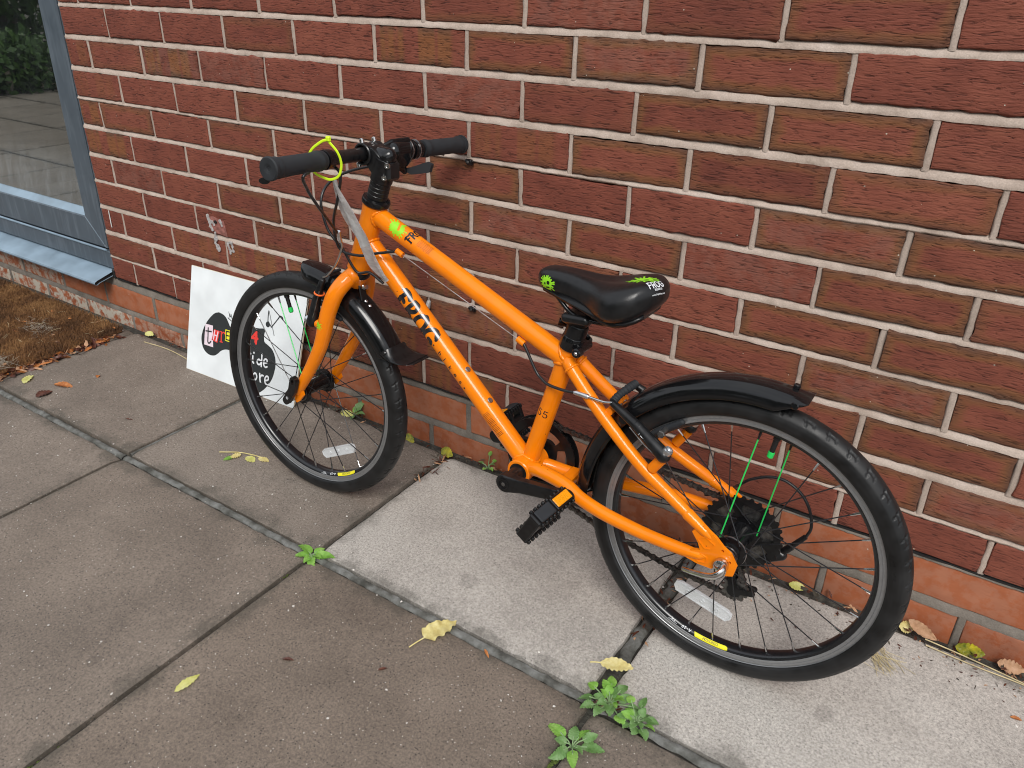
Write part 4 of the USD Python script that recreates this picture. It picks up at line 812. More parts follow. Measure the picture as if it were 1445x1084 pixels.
# ---- fork
fork = thing('fork', parent=bike)
for s in (1, -1):
    pts = [(.7480, s * .002, .5085), (.7510, s * .016, .5040), (.7565, s * .031, .4930), (.7655, s * .0425, .4740), (.7745, s * .0475, .4500), (.7830, s * .0495, .4250), (.7900, s * .0505, .4000), (.8040, s * .0510, .3620), (.8310, s * .0510, .3150), (.8560, s * .0510, .2760), (.8740, s * .0512, .2500)]
    p = spline([V(*a) for a in pts], 6); k = np.linspace(0, 1, len(p))
    obj('blade', tube(p, np.interp(k, [0, .15, .35, .6, .9, 1], [.0150, .0152, .0152, .0142, .0108, .0098]), 26), ORANGE, fork)
    do = Polygon([(.8860, .2500), (.8740, .2640), (.8600, .2600), (.8560, .2480), (.8680, .2330), (.8745, .2285), (.8800, .2320), (.8805, .2400), (.8880, .2410)]).buffer(.0025).buffer(-.001).difference(Point(.8650, .2470).buffer(.0022)).difference(Point(.884, HAX).buffer(.0050))
    v, f = flat_shape(do, .005); obj('dropout', (np.c_[v[:, 0], s * (.0500 + v[:, 2]), v[:, 1]], f if s < 0 else f[:, ::-1]), ORANGE, fork, smooth=30)
    obj('brake_boss', rod(V(.7860, s * .0480, .4060), V(.8150, s * .0490, .4115), .0078, 18), ORANGE, fork)
obj('crown', capsule_hull([V(.7470, -.014, .5075), V(.7470, .014, .5075), V(.7440, 0, .5120), V(.7520, 0, .4900)], [.0158, .0158, .0172, .0130]), ORANGE, fork, smooth=50)
v, f = flat_shape(splat(.0078, 9, 11), .0001, .002); dfk = unit(V(.0100, 0, -.0400))
obj('print', (wrap((v, f), V(.7870, .0497, .4135), dfk, .0148, V(.30, .95, 0), .0003)), LIME, fork, smooth=60)
# ---- headset, spacers, stem, handlebar
hs = thing('headset', parent=bike)
obj('lower_cup', lathe([(-.012, .0185), (-.012, .0208), (-.009, .0224), (-.002, .0224), (.0005, .0212), (.0005, .018)], HTb - steer * .0005, steer, 40), GLOSS, hs)
obj('upper_cup', lathe([(0, .019), (.0005, .0218), (.003, .0246), (.0085, .0250), (.0115, .0238), (.0125, .0200), (.0135, .0175), (.0135, .015)], HTt, steer, 40), GLOSS, hs)
for k in range(4): obj('spacer', lathe([(0, .013), (0, .0172), (.0006, .0177), (.0068, .0177), (.0074, .0172), (.0074, .013)], HTt + steer * (.0138 + .0076 * k), steer, 36), SATIN, hs)
stem = thing('stem', parent=bike)
s0 = HTt + steer * .0445; sx, sy, _ = frame_of(steer); barc = V(.7085, 0, .7265); SC = s0 + steer * .024
obj('steerer_clamp', lathe([(0, .013), (0, .0182), (.0012, .0192), (.040, .0192), (.0415, .0182), (.0420, .001)], s0, steer, 40), SATIN, stem)
ring = lambda c, ax, r, n=20: np.asarray(c) + r * (np.cos(np.arange(n) * 2 * np.pi / n)[:, None] * frame_of(ax)[0] + np.sin(np.arange(n) * 2 * np.pi / n)[:, None] * frame_of(ax)[1])
obj('extension', hull(ring(s0 + steer * .008, steer, .0165), ring(s0 + steer * .040, steer, .0165), ring(barc - V(.010, .0165, 0), (0, 1, 0), .0150), ring(barc - V(.010, -.0165, 0), (0, 1, 0), .0150)), SATIN, stem, smooth=40)
obj('face_plate', lathe([(-.0215, .0150), (-.0215, .0172), (-.0200, .0186), (-.007, .0186), (-.006, .0172), (.006, .0172), (.007, .0186), (.0200, .0186), (.0215, .0172), (.0215, .0150)], barc, (0, 1, 0), 40), SATIN, stem, smooth=35)
obj('top_cap', capsule_hull([s0 + steer * .043, s0 + steer * .043 + V(.012, 0, .004), s0 + steer * .047 + V(-.004, 0, .0)], [.0160, .0130, .0120]), GLOSS, stem, smooth=60)
m = MB()
for zz in (.010, .016, .022): m.add(tube(np.vstack([ring(s0 + steer * (.0415 + zz * .25), steer, .0168 - zz * .22, 40)] * 1 + [ring(s0 + steer * (.0415 + zz * .25), steer, .0168 - zz * .22, 40)[:1]]), .0004, 6, caps=False))
obj('cap_line', m, ALU, stem)
for c, d in ((s0 + steer * .010 + V(-.0150, .0125, .0), V(-.5, .85, 0)), (s0 + steer * .032 + V(-.0150, .0125, .0), V(-.5, .85, 0))):
    obj('clamp_bolt', lathe([(-.008, .0055), (.004, .0055), (.0055, .0045), (.0055, .0024), (.0030, .0022), (.0028, .0005)], c, d, 20), CHROME, stem)
obj('bolt_lug', rbox((.012, .030, .030), s0 + steer * .021 + V(-.0185, 0, 0), .004), SATIN, stem)
for l in (-.0150, .0150):
    for dx, dz in ((.004, .0205), (.012, -.019)):
        obj('face_bolt', disc(barc + V(dx, l, dz), V(.35, 0, 1), .0042, .008, 16), CHROME, stem)
BAR = spline([V(.6815, .2400, .7335), V(.6870, .1600, .7320), V(.6950, .1000, .7305), V(.7060, .0450, .7275), V(.7085, 0, .7265), V(.7060, -.0450, .7258), (.6960, -.100, .7235), V(.6895, -.1600, .7220), V(.6865, -.2330, .7202)], 8)
hb = thing('handlebar', parent=bike)
obj('bar', tube(BAR, .0111, 24), SATIN, hb)
def bar_at(l):
    k = int(np.argmin(np.abs(BAR[:, 1] - l))); k = min(max(k, 1), len(BAR) - 2); t = unit(BAR[k + 1] - BAR[k - 1]); p = BAR[k] + t * ((l - BAR[k][1]) / t[1]); return p, t
def grip(l0, l1):
    pts = [bar_at(l)[0] for l in np.linspace(l0, l1, 30)]; k = np.linspace(0, 1, 30); r = np.full(30, .0146); r[(k < .03)] = .0150; r[(k > .05) & (k < .11)] = .0160; r[k > .96] = .0158; r[(k > .88) & (k < .93)] = .0162
    obj('grip', tube(np.array(pts), r, 28), GRIPR, hb, smooth=50)
grip(.1300, .2390); grip(-.1180, -.2300)
p, t = bar_at(.2390); m = MB(); m.add(lathe([(-.003, .0150), (-.003, .0172), (.0015, .0176), (.0035, .0160), (.0040, .0085), (.0025, .0060), (.0022, .0040), (.0012, .0030), (.0012, .0005)], p + t * -.001, -t, 32)); obj('grip_end', m, GRIPR, hb)
p, t = bar_at(-.2300); obj('grip_end', lathe([(-.003, .0150), (-.003, .0170), (.0015, .0174), (.0035, .0150), (.004, .0005)], p - t * .0005, -unit(BAR[-2] - BAR[-1]), 32), GRIPR, hb)
# brake levers and shifter
for s, l in ((1, .1180), (-1, -.1040)):
    lv = thing('brake_lever', parent=bike); p, t = bar_at(l)
    obj('clamp', lathe([(-.008, .0112), (-.008, .0148), (-.006, .0156), (.006, .0156), (.008, .0148), (.008, .0112)], p, t, 28), GLOSS, lv)
    obj('perch', capsule_hull([p + V(.010, 0, -.008), p + V(.030, s * -.012, -.013), p + V(.030, s * .016, -.016)], [.0085, .0070, .0075]), GLOSS, lv, smooth=50)
    q = spline([p + V(.030, s * .016, -.016), p + V(.034, s * .045, -.020), p + V(.033, s * .075, -.021), p + V(.026, s * .098, -.020), p + V(.019, s * .108, -.0205)], 6)
    obj('blade', tube(q, np.interp(np.linspace(0, 1, len(q)), [0, .7, .9, 1], [.0062, .0052, .0060, .0074]), 14, flat=(.7, 1.1)), SATIN, lv)
    obj('adjuster', rod(p + V(.029, s * -.012, -.013), p + V(.028, s * -.034, -.012), .0045), SATIN, lv)
sh = thing('shifter', parent=bike); p, t = bar_at(-.0700)
obj('body', capsule_hull([p + V(0, -.020, 0), p + V(0, .016, 0), p + V(.004, -.006, -.014), p + V(.012, .004, -.004)], [.0172, .0166, .0180, .0140]), GLOSS, sh, smooth=50)
for k in (-.016, -.024, -.032): pp, tt = bar_at(-.0700 + k); obj('ring', lathe([(-.0005, .0160), (-.0005, .0176), (.0005, .0176), (.0005, .0160)], pp, tt, 32), ALU if k != -.024 else GLOSS, sh)
obj('cover', capsule_hull([p + V(.004, .018, .014), p + V(-.004, -.014, .0155), p + V(.006, .034, .010)], [.0062, .0060, .0045]), GLOSS, sh, smooth=50)
pad = Polygon([(.7072, .6900), (.6930, .6930), (.6640, .7050), (.6560, .7020), (.6600, .6885), (.6911, .6825)]).buffer(-.001).buffer(.0018)
v, f = flat_shape(pad, .0075, .004); v = np.c_[v[:, 0], -.0800 - v[:, 2] - .35 * (.7072 - v[:, 0]), v[:, 1]]; obj('paddle', (v, f), GRIPR, sh, smooth=40)
obj('paddle_arm', capsule_hull([V(.7030, -.0820, .6860), V(.7120, -.0700, .7000), p + V(.004, -.006, -.020)], [.0050, .0065, .0075]), GLOSS, sh, smooth=50)

# ---- saddle and seat post
sd = thing('saddle', parent=bike)
st = [  # s, half width, top h, side h, bottom h
    (.3640, .0050, .5890, .5850, .5800), (.3615, .0135, .5950, .5840, .5730), (.3540, .0200, .5998, .5835, .5685), (.3400, .0243, .6025, .5830, .5655), (.3200, .0262, .6035, .5820, .5630), (.3000, .0285, .6030, .5800, .5600), (.2800, .0330, .6015, .5765, .5560),
    (.2610, .0405, .6010, .5725, .5510), (.2440, .0530, .6028, .5700, .5470), (.2280, .0630, .6062, .5705, .5455), (.2120, .0655, .6105, .5740, .5475), (.1970, .0615, .6145, .5790, .5535), (.1850, .0545, .6168, .5840, .5600), (.1760, .0440, .6165, .5880, .5665), (.1680, .0320, .6138, .5920, .5750), (.1620, .0215, .6095, .5950, .5830), (.1585, .0090, .6040, .5970, .5895)]
stt = np.array(st); ss = np.linspace(0, 1, 60); kk = np.linspace(0, 1, len(st)); stt = np.array([np.interp(ss, kk, stt[:, c]) for c in range(5)]).T
from scipy.ndimage import gaussian_filter1d
stt[:, 1:] = gaussian_filter1d(stt[:, 1:], 1.3, axis=0, mode='nearest')
n = 40; sv = []
for s, w_, top, mid, bot in stt:
    for k in range(n):
        a = 2 * math.pi * k / n; c, sn = math.cos(a), math.sin(a)
        y = w_ * np.sign(c) * abs(c) ** .66; z = mid + ((top - mid) * abs(sn) ** .80 if sn >= 0 else -(mid - bot) * abs(sn) ** .9)
        dip = .0042 * math.exp(-((y / max(w_ * .33, .004)) ** 2)) * (1 if sn > 0 else 0) * np.clip((.33 - s) / .08, 0, 1) * np.clip((s - .165) / .02, 0, 1)
        sv.append((s, y, z - dip))
sv = np.array(sv); ms = len(stt); i, j = np.meshgrid(np.arange(ms - 1), np.arange(n), indexing='ij')
q = np.stack([i * n + j, (i + 1) * n + j, (i + 1) * n + (j + 1) % n, i * n + (j + 1) % n], -1).reshape(-1, 4)
sf = np.vstack([q[:, [0, 1, 2]], q[:, [0, 2, 3]]]); nv = len(sv); sv = np.vstack([sv, sv[:n].mean(0), sv[nv - n:nv].mean(0)])
sf = np.vstack([sf, [[nv, k, (k + 1) % n] for k in range(n)], [[nv + 1, nv - n + (k + 1) % n, nv - n + k] for k in range(n)]])
obj('cover', (sv, sf), VINYL, sd, smooth=70)
sad = trimesh.Trimesh(sv, sf, process=False)
def on_saddle(vf, o, x, y, name, m_, lift=.0004):
    """projects a flat mesh on the saddle along the normal of its plane"""
    (v, f) = vf; x, y = unit(x), unit(y); z = np.cross(x, y); P = np.asarray(o) + v[:, :1] * x + v[:, 1:2] * y
    loc, ri, _ = sad.ray.intersects_location(P + z * .03, np.tile(-z, (len(P), 1)), multiple_hits=False)
    out = P.copy(); out[ri] = loc; ok = np.zeros(len(P), bool); ok[ri] = True; f = f[ok[f].all(1)]
    obj(name, (out + z * (lift + v[:, 2:3]), f), m_, sd, smooth=60)
on_saddle(flat_shape(splat(.0128, 21, 19), .0001, .002), V(.3400, .022, .5800), V(-.9, .20, 0), V(-.1, -.35, .9), 'print', LIME)
on_saddle(flat_shape(affinity.scale(splat(.0135, 33, 19), 1.5, 1.1), .0001, .002), V(.1950, .004, .612), V(-1, 0, 0), V(0, -1, .0), 'print', LIME)
v, f = textm('FROG', .0098, .0001, True, .002, True); on_saddle((np.c_[v[:, 0] * .78, v[:, 1] * 1.15, v[:, 2]], f), V(.1720, .0150, .612), V(-.50, -.86, .12), V(.62, -.34, .70), 'lettering', WHITEP)
v, f = textm('BIKES', .0026, .0001, True, .002, True); on_saddle((np.c_[v[:, 0] * 1.3, v[:, 1], v[:, 2]], f), V(.1665, .0175, .606), V(-.50, -.86, .12), V(.62, -.34, .70), 'lettering', WHITEP)
v, f = textm('www.frogbikes.com', .0018, .0001, True, .002, True); on_saddle((v, f), V(.1640, .0195, .600), V(-.50, -.86, .12), V(.62, -.34, .70), 'lettering', WHITEP)
obj('base', hull(*[np.array([(s, y * .80, z) for y, z in ((-w_, b + .004), (w_, b + .004), (-w_ * .8, b - .0035), (w_ * .8, b - .0035))]) for s, w_, t_, m_, b in stt[8:50:4]]), PLAST, sd, smooth=40)
for s in (1, -1):
    obj('rail', tube(spline([V(.335, s * .012, .5690), V(.318, s * .018, .5570), V(.300, s * .020, .5440), V(.280, s * .021, .5385), V(.235, s * .021, .5390), V(.205, s * .024, .5480), V(.190, s * .028, .5620)], 6), .0036, 12), GLOSS, sd)
spost = thing('seat_post', parent=bike)
obj('post', tube(np.array([BB + dst * .21, BB + dst * .298]), .0135, 28), SATIN, spost)
obj('clamp_head', capsule_hull([V(.272, -.022, .536), V(.272, .022, .536), V(.305, -.020, .533), V(.305, .020, .533), V(.290, 0, .522)], [.0085, .0085, .008, .008, .0120]), SATIN, spost, smooth=45)
scl = thing('seat_clamp', parent=bike); sc0 = ST1 - dst * .004
obj('collar', lathe([(0, .0154), (0, .0188), (.0015, .0196), (.0150, .0196), (.0165, .0188), (.0210, .0182), (.0225, .0170), (.0225, .0140)], sc0, dst, 40), GLOSS, scl)
obj('sleeve', lathe([(.0225, .0140), (.0225, .0176), (.040, .0172), (.043, .0155), (.043, .0138)], sc0, dst, 40), PLAST, scl)
obj('lug', capsule_hull([sc0 + dst * .006 + V(-.0215, -.014, 0), sc0 + dst * .006 + V(-.0215, .014, 0), sc0 + dst * .006 + V(-.013, 0, 0)], [.0072, .0072, .0095]), GLOSS, scl, smooth=50)
obj('nut', lathe([(-.006, .0040), (-.006, .0078), (.004, .0078), (.0062, .0062), (.0062, .0030), (.0045, .0028), (.0045, .0005)], sc0 + dst * .004 + V(-.0225, .0225, 0), (0, 1, 0), 28), GLOSS, scl)
obj('nut_bolt', disc(sc0 + dst * .004 + V(-.0225, .0282, 0), (0, 1, 0), .0030, .003, 14), CHROME, scl)
q = spline([sc0 + dst * .008 + V(-.0200, -.0220, 0), sc0 + dst * .014 + V(-.002, -.0300, 0), sc0 + dst * .022 + V(.0220, -.0270, .004), sc0 + dst * .0240 + V(.0400, -.0180, .006)], 6)
obj('lever', tube(q, np.interp(np.linspace(0, 1, len(q)), [0, .7, 1], [.0060, .0062, .0068]), 14, flat=(1.2, .7)), GLOSS, scl)

# ---- cranks, chain, gears
cr = thing('crankset', parent=bike)
RNG = .0645
sp_holes = [affinity.rotate(Polygon([(-.0150, .0320), (.0150, .0320), (.0205, .0500), (-.0205, .0500)]).buffer(-.004).buffer(.006), 72 * k + 20, origin=(0, 0)) for k in range(5)]
v, f = flat_shape(gear(RNG + .0022, 32, hole=.012, holes=sp_holes), .0026); obj('chainring', (np.c_[v[:, 0], -.0445 - v[:, 2], v[:, 1]] + BB, f), SATIN, cr, smooth=25)
g = Point(0, 0).buffer(.0710, 40).difference(Point(0, 0).buffer(.0555, 40)); v, f = flat_shape(g, .0022); obj('chain_guard', (np.c_[v[:, 0], -.0515 - v[:, 2], v[:, 1]] + BB, f), PLAST, cr, smooth=25)
obj('inner_guard', (lambda vf: (np.c_[vf[0][:, 0], -.0385 - vf[0][:, 2], vf[0][:, 1]] + BB, vf[1]))(flat_shape(Point(0, 0).buffer(.0695, 40).difference(Point(0, 0).buffer(.0540, 40)), .0018)), PLAST, cr, smooth=25)
obj('spindle', lathe([(-.058, .004), (-.058, .0110), (-.0340, .0110), (-.0345, .0165), (.0345, .0165), (.0350, .0125), (.0620, .0115), (.062, .003)], BB, (0, 1, 0), 36), SATIN, cr)
def crank(a, b, r0, r1, side):
    P0 = BB + V(0, side * a, 0); P1 = b; y = V(0, 1, 0); d = unit(P1 - P0); up_ = unit(np.cross(y, d)); L_ = []
    for t, w_, th in ((0, r0, .0095), (.25, r0 * .74, .0080), (.8, r1 * .82, .0066), (1, r1, .0066)):
        c = P0 + (P1 - P0) * t; n_ = 22; k = np.arange(n_) * 2 * np.pi / n_
        if t in (0, 1):
            for yy, rr_ in ((-th, w_ - .002), (-th + .002, w_), (th - .002, w_), (th, w_ - .002)): L_.append((t, c + yy * y + rr_ * (np.cos(k)[:, None] * d + np.sin(k)[:, None] * up_)))
        else:
            L_.append((t, np.vstack([c + yy * y + u_ * up_ for yy, u_ in ((-th, w_ - .002), (-th + .002, w_), (th - .002, w_), (th, w_ - .0035), (-th, -w_ + .002), (-th + .002, -w_), (th - .002, -w_), (th, -w_ + .0035))])))
    m = MB()
    for t0, t1 in ((0, .25), (.25, .8), (.8, 1)): m.add(hull(*[p for t, p in L_ if t in (t0, t1)]))
    return m
LP = V(.2530, .0720, .2575); RP = BB + V(.1140, -.0720, -.0155)
obj('crank_arm', crank(.0700, LP, .0160, .0125, 1), SATIN, cr, smooth=40)
obj('crank_arm', crank(.0640, RP, .0160, .0125, -1), SATIN, cr, smooth=40)
obj('crank_bolt', lathe([(.0, .0095), (.0012, .0105), (.0016, .0085), (-.001, .0080), (-.001, .0052), (.0008, .0050), (.0008, .0030), (-.0012, .0028), (-.0012, .0005)], BB + V(0, .0796, 0), (0, 1, 0), 28), SATIN, cr, smooth=30)
obj('crank_bolt', disc(BB + V(0, .0800, 0), (0, 1, 0), .0046, .0012, 6), STEEL, cr, smooth=False)
def pedal(P0, P1, side, roll):
    pd = thing('pedal', parent=bike); ax = unit(P1 - P0); z0 = V(0, 0, 1) - ax * ax[2]; z0 = unit(z0); x0 = np.cross(z0, ax)
    X = math.cos(roll) * x0 + math.sin(roll) * z0; Z = np.cross(X, ax) * 1.0; Z = Z if Z @ z0 > 0 else -Z
    L_ = np.linalg.norm(P1 - P0); c0 = P0; B = lambda a, x, z: c0 + ax * a + X * x + Z * z
    axs = np.array([X, ax, Z])
    obj('spindle', rod(P0 - ax * .012, P0 + ax * .014, .0055), STEEL, pd)
    m = MB(); hw, hh = .0300, .0115
    for sx in (-1, 1): m.add(rbox((.008, L_, hh * 2), B(L_ / 2, sx * (hw - .004), 0), .0022, axs))
    for a, w_ in ((.005, .010), (L_ - .005, .010), (L_ * .52, .008)): m.add(rbox((2 * hw - .008, w_, hh * 1.8), B(a, 0, 0), .0022, axs))
    m.add(tube(np.array([B(0, 0, 0), B(L_ - .004, 0, 0)]), .0105, 20))
    obj('cage', m, PLAST, pd, smooth=35)
    m = MB()
    for k in range(9):
        a = .006 + k * (L_ - .012) / 8
        for sx in (-1, 1):
            for sz in (-1, 1): m.add(rbox((.0085, .0046, .0055), B(a, sx * (hw - .0035), sz * (hh + .0012)), .0016, axs))
    obj('tread_teeth', m, PLAST, pd, smooth=30)
    for sx in (-1, 1):
        obj('reflector_housing', rbox((.0040, L_ * .46, hh * 1.9), B(L_ * .27, sx * (hw + .0018), 0), .0012, axs), PLAST, pd, smooth=30)
        obj('reflector', rbox((.0026, L_ * .40, hh * 1.35), B(L_ * .27, sx * (hw + .0036), 0), .0010, axs), AMBER, pd, smooth=30)
        obj('end_block', rbox((.0034, L_ * .40, hh * 1.7), B(L_ * .74, sx * (hw + .0014), 0), .0014, axs), GRIPR, pd, smooth=30)
    return pd
pedal(V(.2530, .0860, .2575), V(.2640, .1720, .2500), 1, 1.05)
pedal(RP + V(0, -.014, 0), RP + V(.001, -.090, .001), -1, 1.15)
# chain
ch_l = -.0445
cog_r = .0310
def arc(c, r, a0, a1, n): a = np.radians(np.linspace(a0, a1, n)); return [V(c[0] + r * math.cos(t), ch_l, c[2] + r * math.sin(t)) for t in a]
pu, pl = V(.003, ch_l, .178), V(-.004, ch_l, .121)
path = arc(BB, RNG, 94, -84, 26) + [V(.25, ch_l, .1455), V(.10, ch_l, .1120)] + arc(pl, .0180, -98, -235 + 0, 10)[:10] + [V(-.004, ch_l, .150)] + arc(RA, cog_r, 215, 94, 12)
path = np.array([*arc(BB, RNG, 96, -82, 30), V(.253, ch_l, .1390), V(.179, ch_l, .1260), V(.111, ch_l, .1130), *arc(pl, .0170, -80, -180, 6), V(-.012, ch_l, .150), V(-.003, ch_l, .165), *arc(pu, .0160, -20, 60, 4), *arc(RA, cog_r, 262, 92, 14), V(.049, ch_l, .2765), V(.146, ch_l, .2870), V(.272, ch_l, .3000)])
path = np.vstack([path, path[:1]]); dl = np.r_[0, np.cumsum(np.linalg.norm(np.diff(path, axis=0), axis=1))]; nl = int(round(dl[-1] / .0127)); tt = np.linspace(0, dl[-1], nl + 1)
cp = np.stack([np.interp(tt, dl, path[:, k]) for k in range(3)], 1); m = MB()
for k in range(nl):
    a, b = cp[k], cp[k + 1]; d = unit(b - a); up_ = np.cross(d, V(0, 1, 0)); off = .0032 if k % 2 else .0022
    for s in (-1, 1):
        sh = unary_union([Point(0, 0).buffer(.0042, 5), Point(.0127, 0).buffer(.0042, 5), sbox(0, -.0028, .0127, .0028)]); vv, ff = flat_shape(sh, .0011)
        m.add(place((vv, ff), a + V(0, s * off - .0005, 0), d, up_, np.cross(d, up_)))
    m.add(tube(np.array([a - V(0, .0040, 0), a + V(0, .0040, 0)]), .0026, 8))
obj('chain', m, CHAINM, bike, smooth=30)
# derailleur
rd = thing('rear_derailleur', parent=bike)
obj('hanger', capsule_hull([V(.0, -.062, .236), V(-.014, -.064, .214)], [.0080, .0070]), STEEL, rd, smooth=50)
obj('body', capsule_hull([V(-.014, -.070, .214), V(-.040, -.072, .200), V(-.058, -.068, .198), V(-.030, -.062, .185)], [.0105, .0110, .0090, .0100]), SATIN, rd, smooth=50)
obj('parallelogram', capsule_hull([V(-.040, -.070, .198), V(-.010, -.058, .172), V(.002, -.054, .178)], [.0085, .0090, .0075]), SATIN, rd, smooth=50)
for l in (-.0515, -.0375):
    cage = unary_union([Point(.003, .178).buffer(.0095), Point(-.004, .121).buffer(.0115), LineString([(.003, .178), (.006, .150), (-.004, .121)]).buffer(.0070), LineString([(-.004, .121), (-.032, .1275)]).buffer(.0052)])
    v, f = flat_shape(cage, .0022); obj('cage_plate', (np.c_[v[:, 0], l - v[:, 2], v[:, 1]], f), PLAST if l > -.04 else SATIN, rd, smooth=30)
for c in (pu, pl):
    v, f = flat_shape(gear(.0225 if c is pl else .0195, 11 if c is pl else 10, .0050, hole=.003), .0060); obj('jockey_wheel', (np.c_[v[:, 0] + c[0], -.0415 - v[:, 2], v[:, 1] + c[2]], f), STEEL if c is pl else PLAST, rd, smooth=30)
obj('barrel_adjuster', tube(np.array([V(-.0560, -.068, .2000), V(-.0690, -.068, .2180), V(-.0700, -.068, .2200), V(-.0860, -.068, .2440)]), [.0060, .0060, .0046, .0042], 14), SATIN, rd)
obj('cable_housing', tube(spline([V(.075, -.066, .258), V(.050, -.068, .2700), V(.0247, -.067, .2956), V(.0094, -.066, .3119), V(-.0180, -.065, .3272), V(-.0422, -.065, .3286), V(-.0662, -.065, .3162), V(-.0826, -.066, .2937), V(-.0907, -.067, .2646), V(-.0867, -.068, .2440)], 6), .0024, 10), CABLEM, rd)

# ---- mudguards
def mudguard(C, a0, a1, cut0, cut1, name, R=.2665, hw=.0285, n=90):
    """a ridged U-section bent round the wheel; cut: how the skirt tapers at each end"""
    mg = thing(name, parent=bike); A = np.radians(np.linspace(a0, a1, n))
    half = [(.0, R), (.006, R - .0001), (.0130, R - .0008), (.0165, R - .0018), (.0175, R - .0032), (.0190, R - .0036), (.0245, R - .0080), (.0278, R - .0150), (.0288, R - .0225), (.0285, R - .0260)]
    prof = [(-l, r) for l, r in half[::-1]] + half[1:]; thk = .0016; m = len(prof); vo, vi = [], []
    for k, a in enumerate(A):
        e0 = (a - A[0]) * R; e1 = (A[-1] - a) * R
        f0 = min(1, (e0 / cut0) ** .45 if cut0 > 0 else 1); f1 = min(1, (e1 / cut1) ** .8 if cut1 > 0 else 1)
        for l, r in prof:
            d = R - r; dd = d * min(f0, f1); ll = l * (1 if e0 > .034 else .42 + .58 * math.sqrt(max(0., 1 - (1 - e0 / .034) ** 2))) * (.80 + .20 * min(f0, f1) ** .5) if cut1 == 0 or e1 > cut1 else l * (.80 + .20 * f1)
            vo.append((C[0] + (R - dd) * math.cos(a), ll, C[2] + (R - dd) * math.sin(a))); vi.append((C[0] + (R - dd - thk) * math.cos(a), ll * .955, C[2] + (R - dd - thk) * math.sin(a)))
    v = np.array(vo + vi); N = n * m; i, j = np.meshgrid(np.arange(n - 1), np.arange(m - 1), indexing='ij'); k = (i * m + j).ravel()
    q = [np.stack([k, k + m, k + m + 1, k + 1], -1), np.stack([N + k, N + k + 1, N + k + m + 1, N + k + m], -1)]
    ii = np.arange(n - 1) * m; q += [np.stack([ii, N + ii, N + ii + m, ii + m], -1), np.stack([ii + m - 1, ii + 2 * m - 1, N + ii + 2 * m - 1, N + ii + m - 1], -1)]
    jj = np.arange(m - 1); q += [np.stack([jj, jj + 1, N + jj + 1, N + jj], -1), np.stack([N - m + jj, 2 * N - m + jj, 2 * N - m + jj + 1, N - m + jj + 1], -1)]
    obj('blade', (v, np.vstack(q)), GLOSS, mg, smooth=28)
    return mg, A, R
mf, A, R = mudguard(FA, 91.0, 152, .020, .018, 'mudguard')
# flap at its lower end
fl = []; rowsF = []
for t, a, r, w_ in ((0, 146.5, .2688, .0290), (.2, 149.0, .2700, .0300), (.45, 151.5, .2760, .0310), (.7, 153.2, .2880, .0320), (.9, 154.2, .3010, .0300), (1., 154.8, .3090, .0220)):
    rowsF.append([(FA[0] + (r - dd) * math.cos(math.radians(a)), l * w_, FA[2] + (r - dd) * math.sin(math.radians(a))) for l, dd in ((-1, .020 * (1 - t)), (-.97, .010 * (1 - t)), (-.75, .002), (-.3, 0), (.3, 0), (.75, .002), (.97, .010 * (1 - t)), (1, .020 * (1 - t)))])
rf = np.array(rowsF); o = rf.reshape(-1, 3); nrm_ = np.array([unit(p - FA) for p in o]); v = np.vstack([o + nrm_ * .0022, o - nrm_ * .0004]); n6, m8 = rf.shape[:2]; N = n6 * m8
i, j = np.meshgrid(np.arange(n6 - 1), np.arange(m8 - 1), indexing='ij'); k = (i * m8 + j).ravel(); q = [np.stack([k, k + m8, k + m8 + 1, k + 1], -1), np.stack([N + k, N + k + 1, N + k + m8 + 1, N + k + m8], -1)]
ii = np.arange(n6 - 1) * m8; q += [np.stack([ii, N + ii, N + ii + m8, ii + m8], -1), np.stack([ii + m8 - 1, ii + 2 * m8 - 1, N + ii + 2 * m8 - 1, N + ii + m8 - 1], -1)]
jj = np.arange(m8 - 1); q += [np.stack([N - m8 + jj, 2 * N - m8 + jj, 2 * N - m8 + jj + 1, N - m8 + jj + 1], -1), np.stack([jj, jj + 1, N + jj + 1, N + jj], -1)]
obj('flap', (v, np.vstack(q)), SATIN, mf, smooth=40)
m = MB()
for kk in (1, 2): pts = rf[n6 - kk - 0]; m.add(tube(np.array(pts) + np.array([unit(p - FA) for p in pts]) * .003, .0011, 8))
obj('flap_rib', m, SATIN, mf)
a = math.radians(147.5); obj('rivet', disc(FA + V((.2600) * math.cos(a), .0275, .2600 * math.sin(a)), (0.1, 1, .1), .0050, .005, 18, .002), CHROME if False else GLOSS, mf)
obj('rivet', disc(FA + V((.2600) * math.cos(a), -.0275, .2600 * math.sin(a)), (0.1, -1, .1), .0050, .005, 18, .002), GLOSS, mf)
br = MB()
br.add(rbox((.003, .016, .040), V(.7370, 0, .4710), .001, np.array([unit(V(.97, 0, -.2)), V(0, 1, 0), unit(V(.2, 0, .97))])))
obj('bracket', br, SATIN, mf)
obj('bracket_bolt', lathe([(-.004, .0060), (.002, .0060), (.004, .0045), (.008, .0042), (.008, .0005)], V(.7350, 0, .4850), (-1, 0, .1), 18), CHROME, mf)
for dx in ((.7345, 0, .4520), (.7262, 0, .4440)): obj('rivet', disc(FA + unit(V(*dx) - FA) * .2672, unit(V(*dx) - FA), .0036, .003, 16, .0015), ALU, mf)
mr, A, R = mudguard(RA, -5, 103.5, .012, .040, 'mudguard')
a = math.radians(100.2); obj('rivet', disc(RA + V(.2575 * math.cos(a), .0262, .2575 * math.sin(a)), (0, 1, .35), .0052, .004, 18, .0016), GLOSS, mr)
